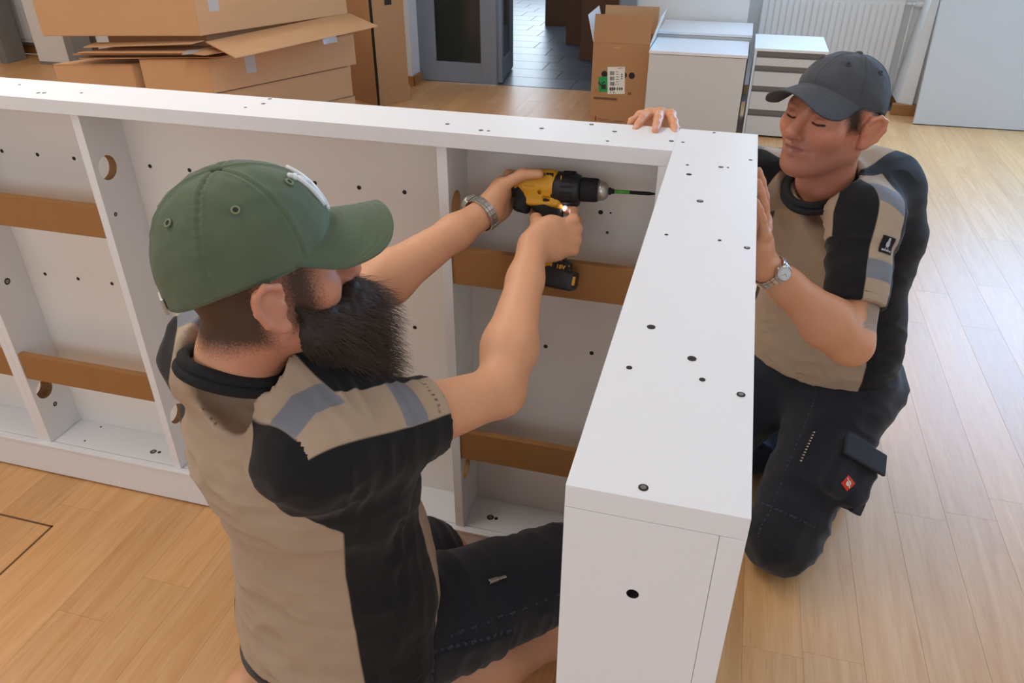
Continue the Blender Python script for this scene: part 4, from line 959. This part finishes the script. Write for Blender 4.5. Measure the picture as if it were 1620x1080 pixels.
    pk = hpR+dR*.17; outw = nrm(np.cross(dR, (0, 0, 1)))
    S.add([cutcap(V3(-.165, 1.112, .265)-dR*.02, dR, .3, .14), cutcap(V3(-.505, 1.165, .155)-dL*.0, dL, .3, .14)])
    v, q = S.mesh(); so = npmesh('shorts', v, q, M_trouser, P0); N = normals(so)
    s_ = (v-hpR)@dR; lat = (v-hpR)@outw; upv = np.cross(outw, dR); hh = (v-hpR)@upv
    dsp = .0045*ridge(np.stack([s_*16, lat*7, hh*9], 1)+4)+.003*ridge(np.stack([s_*30, lat*12, hh*16], 1)+9)
    pad = np.minimum.reduce([.085-np.abs(s_-.145), .052-np.abs(hh+.015+.12*(s_-.15)), lat-.02]); dsp += .006*np.clip(pad/.004, 0, 1)
    setco(so, v+N*dsp[:, None]); attr(so, 'pad', np.minimum(-hh-.035, lat)); attr(so, 'seam', np.where((np.abs(pad) < .0012) | (np.abs(hh-.058) < .0008) & (s_ > .1) & (lat > 0), .01, -.01))
    # zip pull on the thigh
    upz = upv if upv[2] > 0 else -upv; zc = snapper(bvh_of(so), hpR+dR*.215+upz*.3+outw*.048, -upz, dR)(0, 0, .002); bm = bmesh.new(); Mz = frame(Vector(zc), Vector(dR), Vector(np.cross(upz, dR)), Vector(upz))
    add_box(bm, -.020, .0, -.004, .004, -.002, .004, .0012, M=Mz); add_box(bm, .001, .016, -.003, .003, .0, .003, .001, M=Mz); obj('zip_pull', bm, M_steel, so)
    # cap with raised interlocked letters
    M_cap = mask_mat('olive_cotton_twill', '#5a664f', [], .9, 0, .35, 700, .12, .1)
    M_eye = mat('olive_thread', '#7d8568', .9)
    fc = Fr(Hd(0, -.002, .0), Hd.y)
    cp, surf = cap(P0, fc, M_cap, .074, seed=2, eyelet=M_eye, brim_c=3.0, brim_tilt=.10, z_f=.054, z_s=.036, z_b=.002, top=.150, rx=.0865, ry=.110, pucker=2*math.pi/3)
    M_thr = mat('white_embroidery', '#e8e8e4', .7, bump=.4, bscale=900)
    def onc(u, w): return fc(*surf(np.array(u/.10), np.array(.34+w/.16), .0015))
    bm = bmesh.new()
    for ln in ([(-.017, -.026), (-.017, .024)], [(-.017, .024), (.016, -.024)], [(.016, -.026), (.016, .026)], [(-.024, .034), (-.002, .006), (-.002, -.036)], [(.022, .034), (-.002, .006)], [(-.024, -.026), (-.010, -.026)], [(.009, .026), (.023, .026)], [(-.010, -.036), (.006, -.036)]):
        pts = []
        for i in range(len(ln)-1):
            for k in range(6): a = k/5; pts.append(onc(.012+ln[i][0]*(1-a)+ln[i+1][0]*a, ln[i][1]*(1-a)+ln[i+1][1]*a))
        tube(bm, pts, .0033, 6)
    obj('cap_emblem', bm, M_thr, cp, True)
    # strap buckle at the back
    bm = bmesh.new(); p = fc(*surf(np.array(math.pi), np.array(.0), .004)); add_box(bm, -.012, .012, -.002, .002, -.006, .016, .001, M=frame(Vector(p), Vector(fc.x), Vector(fc.y), Vector(fc.z))); obj('buckle', bm, M_steeld, cp)
    # beard: dark mass under thousands of strands
    M_beard = mat('dark_beard', '#241b17', .6, var=.3, scale=60)
    M_strand = mat('beard_strands', '#4a392d', .45, var=.5, scale=40)
    bf = Field(axis(-.66, -.30, .004), axis(.62, 1.0, .004), axis(.86, 1.08, .004))
    bp = [cone(Hd(.062, .020, -.020), Hd(.055, .040, -.065), .0065, .022, .02), cone(Hd(-.062, .020, -.020), Hd(-.055, .040, -.065), .0065, .022, .02), cone(Hd(.05, .05, -.065), Hd(.015, .10, -.085), .028, .034, .03), cone(Hd(-.05, .05, -.065), Hd(-.015, .10, -.085), .028, .034, .03),
          cone(Hd(0, .080, -.095), Hd(.0, .085, -.165), .046, .044, .03), cone(Hd(0, .085, -.165), Hd(0, .098, -.200), .042, .026, .03), cone(Hd(.03, .05, -.10), Hd(.02, .065, -.175), .032, .032, .03), cone(Hd(.022, .098, -.044), Hd(.036, .086, -.066), .009, .012, .012), cone(Hd(-.022, .098, -.044), Hd(-.036, .086, -.066), .009, .012, .012), cone(Hd(-.022, .100, -.043), Hd(.022, .100, -.043), .0085, .0085, .01)]
    bf.add(bp); v, q = bf.mesh(); be = npmesh('beard', v, q, M_beard, P0); N = normals(be); l = Hd.inv(v)
    setco(be, v+N*(.004*ridge(l*np.array((60, 25, 30)))+.002*vnoise(l*160))[:, None])
    sel = np.nonzero(l[:, 1] > .0)[0]; pick = rng.choice(sel, min(8500, len(sel)), replace=False); VV, QQ = [], []; base = 0
    root = np.array((0, .03, -.02))
    for i in pick:
        p = l[i]; n = N[i] @ Hd.R; flow = nrm(np.array((p[0]*.9, .62, -.62+.25*rng.random()))); d = nrm(n*.55+flow+rng.normal(0, .16, 3)); moust = p[2] > -.055 and p[1] > .08
        Ls = (rng.uniform(.012, .020) if moust or p[1] < .05 else rng.uniform(.018, .042)) ; w = rng.uniform(.00035, .0006); sidev = nrm(np.cross(d, n)+1e-6); crl = rng.normal(0, .35, 3); pts = []
        for k in range(5): t = k/4; pts.append(p+d*Ls*t+crl*Ls*.22*math.sin(t*3.5)+np.array((0, 0, -.25))*Ls*t*t)
        for k, pt in enumerate(pts):
            wk = w*(1-.8*k/4); VV += [pt+sidev*wk, pt-sidev*wk*.5+n*wk*.8, pt-sidev*wk*.5-n*wk*.8]
        for k in range(4):
            for e in range(3): a = base+k*3+e; b = base+k*3+(e+1) % 3; QQ.append((a, b, b+3, a+3))
        base += 15
    VV = Hd.o+np.array(VV) @ Hd.R.T; tag(npmesh('beard_hair', VV, np.array(QQ), M_strand, be), kind='stuff')
    # watch
    ax = nrm(WL-EL); watch(P0, WL-ax*.016, ax, (.0325, .0300), (-.75, .35, .4), .017, M_steeld, M_black)
    settle(P0); return dict(WR=WR, bR=bR, WL=WL, bL=bL)
MAN1 = man_one()
# ------------------------------------------------------------------ cordless drill
def drill():
    D = Fr((-.348, 1.338, .998), (0, 1, 0)); D.x, D.y, D.z = nrm(V3(1, .012, .03)), None, nrm(V3(-.036, .42, .906)); D.y = np.cross(D.z, D.x); D.R = np.stack([D.x, D.y, D.z], 1)
    t = empty('cordless_drill', tuple(D.o), 'yellow and black cordless drill with green driver bit held by the bearded man', 'drill')
    M_y = mat('yellow_tool_plastic', '#d79a16', .45, var=.03, scale=30); M_b = mat('black_tool_plastic', '#1c1d21', .5, bump=.15, bscale=600); M_b2 = mat('black_rubber_grip', '#141416', .8)
    M_g = mat('green_bit_sleeve', '#4f9a35', .4); M_led = mat('work_light', '#ffffff', .3, emit=('#f4f0ff', 18)); M_txt = mat('yellow_print', '#e0a92a', .6)
    def lathe(name, prof, m, mi=None, seg=28):
        bm = bmesh.new(); rings = []
        for x, r in prof: rings.append([bm.verts.new(Vector(D(x, r*math.cos(a), r*math.sin(a)))) for a in [k*2*math.pi/seg for k in range(seg)]])
        for i in range(len(rings)-1):
            for k in range(seg): bm.faces.new((rings[i][k], rings[i][(k+1) % seg], rings[i+1][(k+1) % seg], rings[i+1][k]))
        bm.faces.new(rings[0][::-1]); bm.faces.new(rings[-1]); return obj(name, bm, m, t, True)
    def sdf(name, ps, m, lo, hi, h=.0014):
        F = Field(*[axis(lo[i], hi[i], h) for i in range(3)]).add(ps); v, q = F.mesh(); return npmesh(name, np.array(v) @ D.R.T+D.o, q, m, t)
    I3 = np.eye(3); Ry = lambda a: np.array([[math.cos(a), 0, math.sin(a)], [0, 1, 0], [-math.sin(a), 0, math.cos(a)]])
    # yellow motor housing with the lower shoulder that reaches to the trigger
    sdf('motor_housing', [('c', V3(-.002, 0, .003), V3(.062, 0, .003), .0265, .0275, .01, None, 1, 1), rbox((.04, 0, -.022), (.034, .019, .014), Ry(.0), .006, .012), cone((.06, 0, -.028), (.078, 0, -.032), .012, .008, .012), rbox((.03, 0, .012), (.03, .024, .018), I3, .006, .01),
         sub(rbox((.016, -.030, -.004), (.010, .004, .0022), I3, .001, .002)), sub(cone((.036, -.030, -.012), (.036, -.016, -.012), .0034, .0034, .002)), sub(cone((.060, -.03, -.017), (.060, -.012, -.017), .0034, .0034, .002)), sub(rbox((.049, -.022, -.023), (.007, .006, .0045), I3, .003, .002))], M_y, (-.04, -.035, -.06), (.10, .035, .045))
    sdf('rear_cap', [cone((-.012, 0, .002), (-.004, 0, .002), .024, .0265, .01), rbox((.002, 0, -.028), (.014, .020, .022), Ry(.2), .008, .01)], M_b2, (-.05, -.035, -.06), (.03, .035, .04))
    lathe('gearbox', [(.060, .0285), (.064, .0305), (.085, .0305), (.090, .0298), (.098, .0292), (.104, .0262), (.108, .025)], M_b)
    bm = bmesh.new()
    for k in range(18):
        a = k*2*math.pi/18; p = D(.086, .0305*math.cos(a), .0305*math.sin(a)); add_box(bm, -.011, .011, -.0018, .0018, -.001, .0014, .0008, M=frame(Vector(p), Vector(D.x), Vector(D.R @ V3(0, -math.sin(a), math.cos(a))), Vector(D.R @ V3(0, math.cos(a), math.sin(a)))))
    tag(obj('clutch_ribs', bm, M_b2, t), kind='stuff')
    sdf('gearbox_keel', [cone((.074, 0, -.026), (.100, 0, -.024), .012, .009, .01)], M_b, (.05, -.02, -.05), (.12, .02, -.005))
    lathe('chuck_sleeve', [(.108, .0205), (.112, .0222), (.135, .0218), (.1405, .0205), (.141, .019)], M_b2)
    lathe('chuck_nose', [(.141, .0192), (.152, .0172), (.158, .0125), (.160, .008)], M_steeld)
    lathe('bit_collar', [(.160, .0065), (.163, .007), (.165, .0050), (.170, .0042)], M_b2, seg=14)
    lathe('bit_sleeve', [(.170, .0036), (.198, .0036)], M_g, seg=12); lathe('driver_bit', [(.198, .0034), (.232, .0034), (.243, .0018)], M_b2, seg=10)
    # handle, trigger, battery
    sdf('handle', [econe((.046, 0, -.03), (.064, 0, -.118), .0165, .0155, (1, 0, 0), 1.25, 1.2, .01), cone((.030, 0, -.03), (.066, 0, -.03), .013, .011, .015)], M_b2, (0, -.035, -.15), (.11, .035, 0))
    sdf('trigger', [cone((.070, 0, -.040), (.073, 0, -.058), .0085, .0075, .005)], M_b, (.05, -.02, -.08), (.10, .02, -.02))
    bm = bmesh.new(); add_ball(bm, Vector(D(.083, -.006, -.037)), .0042, 12, 8); obj('work_light', bm, M_led, t, True)
    sdf('battery', [rbox((.077, 0, -.166), (.038, .029, .018), Ry(.10), .008, .006), rbox((.072, 0, -.140), (.030, .025, .013), Ry(.18), .008, .008), cone((.064, 0, -.120), (.068, 0, -.138), .020, .023, .012)], M_b, (0, -.05, -.205), (.14, .05, -.09))
    def side(name, m, x0, x1, z0, z1, y=-.0296, rot=.10, c=(.077, -.166), d=.0012):
        bm = bmesh.new(); X = D.R @ Ry(rot) @ V3(1, 0, 0); Z = D.R @ Ry(rot) @ V3(0, 0, 1); add_box(bm, x0, x1, z0, z1, 0, d, .0003, M=frame(Vector(D(c[0], y, c[1])), Vector(X), Vector(Z), Vector(-D.y))); return obj(name, bm, m, t)
    side('battery_badge', M_y, -.026, -.004, .008, .022, y=-.0262, c=(.074, -.157)); side('battery_button', M_b2, .0, .026, .006, .021, y=-.0264, c=(.074, -.157))
    side('battery_latch', M_y, .034, .0395, -.006, .010, y=-.0265); side('yellow_edge', M_y, -.012, .020, .0285, .0305, y=-.0225, c=(.072, -.158), rot=.5)
    def txt(s, size, x, z, y, m, rot=0.0):
        bm = text_bm(s, size, .0003, .0002); X = D.R @ Ry(rot) @ V3(1, 0, 0); Z = D.R @ Ry(rot) @ V3(0, 0, 1)
        bmesh.ops.transform(bm, matrix=frame(Vector(D(x, y, z)), Vector(X), Vector(Z), Vector(-D.y)), verts=bm.verts); return obj('lettering', bm, m, t, keep=True)
    txt('18V', .011, .088, -.1440, -.0279, M_txt, .10)
    for q in (('XR', .009, .028, .020), ('18V', .009, .028, .007), ('1 2', .008, .010, .004)): txt(q[0], q[1], q[2]+.012, q[3], -.0262, M_b)
    side('vent_slot', M_b2, -.007, .007, -.010, .012, y=-.0245, rot=0, c=(.053, .012)); txt('1', .010, .075, .016, -.0275, M_txt)
    settle(t)
    return D
DR = drill()

# ------------------------------------------------------------------ the man in the grey cap kneeling behind the corner
def man_two():
    P0 = empty('person', (.38, 1.74, 0), 'clean-shaven man in dark grey cap kneeling behind the white corner, steadying it with both hands', 'person')
    pel = V3(.318, 1.825, .385); Sh = V3(.200, 1.695, .915); f = (-.55, -.83, 0); T = Fr(pel, f, Sh-pel)
    SL, SR = V3(.302, 1.625, .885), V3(.080, 1.775, .900); EL, WL = V3(.302, 1.455, .690), V3(.108, 1.405, .860); ER, WR = V3(-.085, 1.775, .80), V3(-.128, 1.556, 1.042)
    Hd = Fr((.204, 1.690, 1.064), (-.66, -.75, .14), (.03, .0, 1), .90); nk = V3(.220, 1.712, .935)
    tor = [econe(T(0, 0, 0), T(0, .0, .16), .105, .105, T.x, 1.5, 1.42, .04), econe(T(0, .0, .16), T(0, .005, .40), .102, .106, T.x, 1.42, 1.36, .05), econe(T(0, .005, .40), T(0, -.0, .51), .106, .075, T.x, 1.36, 1.7, .05),
           cone(T(-.06, -.01, .51), SL, .044, .048, .05), cone(T(.06, -.01, .51), SR, .044, .048, .05)]
    armL = limb(SL, EL, WL, .052, .043, .0285, bulge=.007); armR = limb(SR, ER, WR, .052, .042, .0285)
    hL, tL, bL = hand_prims(WL, (-.14, .0, .98), (-1, 0, -.14), False, [(4, 8, 5), (3, 8, 5), (4, 8, 5), (8, 8, 5)], [(.045, .055, .008), (.078, .068, .006), (.104, .074, .006)], .95, .06)
    hR, tR, bR = hand_prims(WR, (-.06, -.68, .73), (-.03, -.73, -.68), True, [(46, 8, 6), (44, 8, 6), (44, 9, 6), (47, 12, 8)], [(.02, .048, .035), (.035, .055, .065), (.045, .055, .09)], .97, .30)
    hpL, hpR = T(-.09, .0, -.01), T(.09, .0, -.01); kL, aL, kR, aR = V3(.275, 1.505, .09), V3(.45, 1.90, .06), V3(.02, 1.72, .09), V3(.42, 2.05, .06)
    legs = [cone(hpL, kL, .085, .06, .03), cone(kL, aL, .055, .035, .03), cone(hpR, kR, .085, .06, .03), cone(kR, aR, .055, .035, .03)]
    B = Field(axis(-.18, .70, .0055, [(.10, .34, .0026), (-.18, -.04, .0026)]), axis(1.34, 2.12, .0055, [(1.56, 1.81, .0026), (1.34, 1.56, .003)]), axis(.02, 1.26, .0055, [(.84, 1.22, .0026)]))
    B.add(inflate(tor[:2], -.016)+[econe(T(0, 0, .36), T(0, -.01, .44), .10, .06, T.x, 1.4, 1.6, .05), cone(T(-.06, -.01, .46), SL, .036, .045, .04), cone(T(.06, -.01, .46), SR, .036, .045, .04)]).add(legs).add(armL).add(armR).add(head_prims(Hd, nk, .055)).add(hL).add(hR)
    v, q = B.mesh(); body = npmesh('body', v, q, M_skin2, P0); l = Hd.inv(v); near = np.linalg.norm(l, axis=1) < .19
    ax_ = np.abs(l[:, 0])
    side = np.minimum.reduce([.017-np.abs(l[:, 1]-.026-.3*(l[:, 2]-.02))+.002, l[:, 2]+.006, .06-l[:, 2], ax_-.05]); nape = np.minimum.reduce([-.02-l[:, 1], l[:, 2]+.035])
    ey = np.array([[0.0, .0]]); br = np.where(l[:, 1] > .03, .0048-np.minimum(segd(l*np.array((1, .3, 1)), (.016, .025, .029), (.044, .021, .033)), segd(l*np.array((1, .3, 1)), (-.016, .025, .029), (-.044, .021, .033))), -1)
    attr(body, 'hair', np.where(near & (ax_ < .0775), np.maximum.reduce([np.minimum(side, .02), np.minimum(nape, .02), br*2.0-.002]), -1))
    attr(body, 'stubble', np.where(near, np.minimum.reduce([.02+0*ax_, -.036-l[:, 2]+.5*np.maximum(l[:, 1]-.09, 0), l[:, 1]-.005]), -1))
    lash = np.minimum(polyd(l*np.array((1, .25, 1)), [(.019, .0225, .0045), (.030, .0225, .0020), (.045, .0205, .0050)]), polyd(l*np.array((1, .25, 1)), [(-.019, .0225, .0045), (-.030, .0225, .0020), (-.045, .0205, .0050)]))
    attr(body, 'lash', np.where(near & (l[:, 1] > .05), .0026-lash, -1))
    attr(body, 'red', np.where(np.linalg.norm(l, axis=1) < .3, np.where(l[:, 2] > -.26, .028-np.maximum(.0, l[:, 2]-.05)*.6-.02*(l[:, 1] < -.05), -.1), -.1)-np.clip((np.linalg.norm(l-np.array((0, 0, -.12)), axis=1)-.17), 0, 1))
    attr(body, 'lip', np.where(near, .0085-np.linalg.norm((l-np.array((0, .096, -.0575)))*np.array((.36, .7, 1.0)), axis=1), -1)); attr(body, 'nail', nail_mask(v, tR+tL))
    dA = nrm(EL-SL); sA = (v-SL)@dA; relA = v-SL-sA[:, None]*dA; outA = nrm(V3(.8, -.1, .3)-dA*(V3(.8, -.1, .3)@dA))
    attr(body, 'tattoo', np.minimum.reduce([.235-sA, sA-.12, relA@outA-.028, .075-np.linalg.norm(relA, axis=1)]))
    # shirt
    ncn = nrm(V3(-.16, -.26, .93)); ncc = V3(.206, 1.698, .945)
    cl = inflate(tor, .014)+[cone(SL, SL+(EL-SL)*.80, .063, .060, .04), cone(SR, SR+(ER-SR)*.72, .062, .058, .04), econe(T(0, .0, .0), T(0, .01, .10), .124, .122, T.x, 1.45, 1.4, .04), econe(T(0, .02, .12), T(0, .025, .3), .106, .106, T.x, 1.36, 1.36, .05), econe(T(0, .0, .46), ncc, .085, .066, T.x, 1.1, 1.0, .05)]
    arms = [dict(S=SL, E=EL, cuff=.182, r=.047), dict(S=SR, E=ER, cuff=.19, r=.046)]
    pass
    sh, sv, L = make_shirt('shirt', P0, cl, T, arms, .045, ncc-ncn*.034, ncn, .082, [cone(nk-ncn*.05, nk+ncn*.05, .063, .063, .004)], ((-.14, 1.36, .24), (.70, 2.08, 1.06)), seed=5, wr=.0095)
    def region(mir, A, sd):
        d = nrm(A['E']-A['S']); sd = nrm(np.asarray(sd)-d*(np.asarray(sd)@d)); n = np.cross(d, sd); rel = sv-A['S']; s = rel@d; u = L[:, 0]*mir
        rad = np.linalg.norm(rel-s[:, None]*d, axis=1); rag = np.maximum(np.minimum(u-(.072+np.maximum(.57-L[:, 2], 0)*.36), L[:, 2]-.36), np.minimum(s-.05, .088-rad))
        stp = np.minimum.reduce([.030-np.abs(rel@n), rel@sd+.0, u-.05])
        ref = np.minimum(stp, np.maximum(.022-np.abs(s+.030+.3*(rel@n)), .020-np.abs(s-.118))); seam = np.minimum(stp, .0009-np.abs(s-A['cuff']+.018))
        return rag, stp, ref, seam, d, sd, n
    rL = region(-1, arms[0], (.5, -.6, .5)); rR = region(1, arms[1], (-.6, .3, .7))
    ang = np.degrees(np.arctan2(L[:, 1]*1.45, np.abs(L[:, 0]))); sidep = np.minimum((34-np.abs(ang-6))*.002, .40-L[:, 2])
    attr(sh, 'blk', np.maximum.reduce([rL[0], rR[0], sidep])); attr(sh, 'stp', np.maximum(rL[1], rR[1])); attr(sh, 'ref', np.maximum(rL[2], rR[2])); attr(sh, 'seam', np.maximum.reduce([rL[3], rR[3], .0007-np.abs(L[:, 2]-.070)]))
    ring_tube('collar', ncc-ncn*.016, ncn, .064, .066, T.x, .0085, M_blackknit, sh, wob=lambda a: -.012*math.sin(a)); ring_tube('collar_band', ncc-ncn*.028, ncn, .068, .071, T.x, .0085, M_blackknit, sh, wob=lambda a: -.012*math.sin(a))
    bt = bvh_of(sh); d, sd, n = rL[4:]
    sn = snapper(bt, SL+d*.066+sd*.16, -sd, -d)
    M_pg = mat('grey_embroidery', '#b9bcc0', .7)
    pa = patch('sleeve_patch', sn, [(-.016, -.016), (.016, -.016), (.016, .016), (-.016, .016)], M_blackknit, sh, .0022)
    patch('patch_bird', sn, [(-.0012, .0125), (.0015, .0125), (.0028, .010), (.0024, .007), (.0048, .002), (.0046, -.002), (.002, -.0045), (-.002, -.0045), (-.0046, -.002), (-.0046, .002), (-.0024, .007), (-.0026, .010)], M_pg, pa, .0034)
    for a, b in (((-.0015, -.0045), (-.004, -.009)), ((.0015, -.0045), (.004, -.009))): patch('bird_leg', sn, [(a[0]-.0005, a[1]), (a[0]+.0005, a[1]), (b[0]+.0005, b[1]), (b[0]-.0005, b[1])], M_pg, pa, .0034, 2)
    for k, w_ in enumerate((.0042, .0034, .0038, .003, .0042)): patch('patch_lettering', sn, [(-.0115+k*.0047, -.0122), (-.0115+k*.0047+w_, -.0122), (-.0115+k*.0047+w_, -.0092), (-.0115+k*.0047, -.0092)], M_pg, pa, .0034, 1)
    sn2 = snapper(bt, T(-.055, .25, .36), T.y*-1, T.z); patch('shirt_eyelet', sn2, [(.003*math.cos(a), .003*math.sin(a)) for a in np.linspace(0, 2*np.pi, 9)[:-1]], M_hole, sh, .001)
    # trousers with cargo pocket
    S = Field(axis(-.10, .72, .0045), axis(1.38, 2.16, .0045), axis(.0, .46, .0045)); dL = nrm(kL-hpL); outL = nrm(np.cross((0, 0, 1), dL)); outL = outL if outL[0] > 0 else -outL; upL = np.cross(dL, outL); upL = upL if upL[2] > 0 else -upL; RL = np.stack([dL, outL, upL], 1)
    S.add([econe(T(0, 0, -.03), T(0, .0, .085), .112, .110, T.x, 1.5, 1.42, .05), cone(hpL, kL+V3(0, 0, .012), .112, .084, .05), cone(kL, aL, .078, .060, .04), cone(hpR, kR, .112, .082, .05), cone(kR, aR, .076, .058, .04), ball(T(-.09, -.08, -.04), .10, .05), ball(T(.09, -.08, -.04), .10, .05)])
    on_ = nrm(outL*.72+upL*.62); ou_ = np.cross(dL, on_); ou_ = ou_ if ou_[2] > 0 else -ou_; RL = np.stack([dL, on_, ou_], 1); outL, upL = on_, ou_; pc = hpL+dL*.20+outL*.098-upL*.01; S.add([rbox(pc, (.070, .030, .062), RL, .016, .025), rbox(pc+dL*.062+outL*.012-upL*.03, (.018, .022, .018), RL, .008, .012)])
    v, q = S.mesh(); tr = npmesh('trousers', v, q, M_trouser, P0); N = normals(tr); s_ = (v-hpL)@dL; lat = (v-hpL)@outL; hh = (v-hpL)@upL
    dsp = .006*ridge(np.stack([s_*13, lat*8, hh*8], 1)+2)+.004*ridge(np.stack([s_*24, lat*14, hh*14], 1)+11)+.003*vnoise(v*25)
    seam = np.where((np.abs(s_-.36) < .001) & (hh > .0) | (np.abs(lat-.035) < .0007) & (hh > 0) & (s_ > .02), .01, -.01)
    setco(tr, v+N*dsp[:, None]); attr(tr, 'seam', seam); attr(tr, 'pad', np.minimum(s_-.36, hh+.05))
    bt2 = bvh_of(tr)
    bm = bmesh.new(); pf = pc-dL*.060+outL*.02; add_box(bm, -.010, .046, .004, .013, -.066, .066, .004, M=frame(Vector(pf), Vector(dL), Vector(outL), Vector(upL)) @ Matrix.Rotation(math.radians(22), 4, 'Z')); obj('pocket_flap', bm, M_trim, tr)
    bm = bmesh.new(); pf = pc+dL*.070+outL*.024-upL*.048; add_box(bm, -.016, .018, -.008, .010, -.014, .014, .004, M=frame(Vector(pf), Vector(dL), Vector(outL), Vector(upL))); obj('pocket_tab', bm, M_trim, tr)
    od = nrm(outL*.8+V3(-.24, -.85, .5)*.5); sb = snapper(bt2, pc+dL*.032+outL*.02+upL*.012+od*.12, -od, upL*.9-dL*.35)
    M_redb = mat('red_badge', '#d8321f', .6); bd = patch('pocket_badge', sb, [(-.0135, -.0135), (.0135, -.0135), (.0135, .0135), (-.0135, .0135)], M_redb, tr, .0022)
    patch('badge_emblem', sb, [(.0066*math.cos(a), .0066*math.sin(a)) for a in np.linspace(0, 2*np.pi, 17)[:-1]], M_label, bd, .0034)
    patch('badge_emblem', sb, [(.003, .004), (.0045, .004), (.0075, .0105), (.0055, .0115)], M_label, bd, .0036, 2); patch('badge_emblem', sb, [(-.004, -.0055), (-.0015, -.0065), (-.0035, -.0118), (-.006, -.0105)], M_label, bd, .0036, 2)
    patch('badge_line', sb, [(-.0007, -.005), (.0003, -.005), (.0035, .006), (.0025, .006)], M_redb, bd, .0044, 2)
    zd = nrm(upL*.6+outL*.5+V3(0, -.5, .2)); bm = bmesh.new(); sz = snapper(bt2, hpL+dL*.20+zd*.25, -zd, dL)
    for k in range(11):
        p = sz(.028, -.06+k*.0075, .001); add_box(bm, -.0032, .0032, -.0018, .0018, -.001, .0014, .0004, M=frame(Vector(p), Vector(outL), Vector(dL), Vector(np.cross(outL, dL))))
    tag(obj('zip_teeth', bm, M_steel, tr), kind='stuff')
    # cap
    M_cap = mask_mat('washed_grey_cotton', '#4b4e53', [], .9, 0, .35, 500, .30, .05)
    fc = Fr(Hd(0, -.004, .0), Hd.y+Hd.z*.04, Hd.z); cap(P0, fc, M_cap, .072, seed=9, z_f=.066, z_s=.040, z_b=.002, top=.133, rx=.0815, ry=.104, brim_c=3.3, brim_tilt=.22)
    ax = nrm(WL-EL); watch(P0, WL-ax*.020, ax, (.0345, .0325), (.5, -.75, .35), .0165, M_steel, M_dial)
    # work shoes behind
    for a_, k_ in ((aL, kL), (aR, kR)):
        d = nrm((a_-k_)*np.array((1, 1, 0))); F = Field(axis(a_[0]-.2, a_[0]+.25, .006), axis(a_[1]-.2, a_[1]+.25, .006), axis(-.01, .2, .006)); F.add([econe(a_+d*.0, a_+d*.05+V3(0, 0, .02), .045, .045, (0, 0, 1), 1, 1, .02), cone(a_+d*.07+V3(0, 0, .03), a_+d*.06-V3(0, 0, .01), .042, .034, .03)]); F.add([cutcap((a_[0], a_[1], .004), (0, 0, -1), .1, .3)]); v, q = F.mesh(); npmesh('shoe', v, q, M_b_shoe, P0)
    settle(P0)
M_b_shoe = mat('black_work_shoe', '#18181a', .6)
man_two()
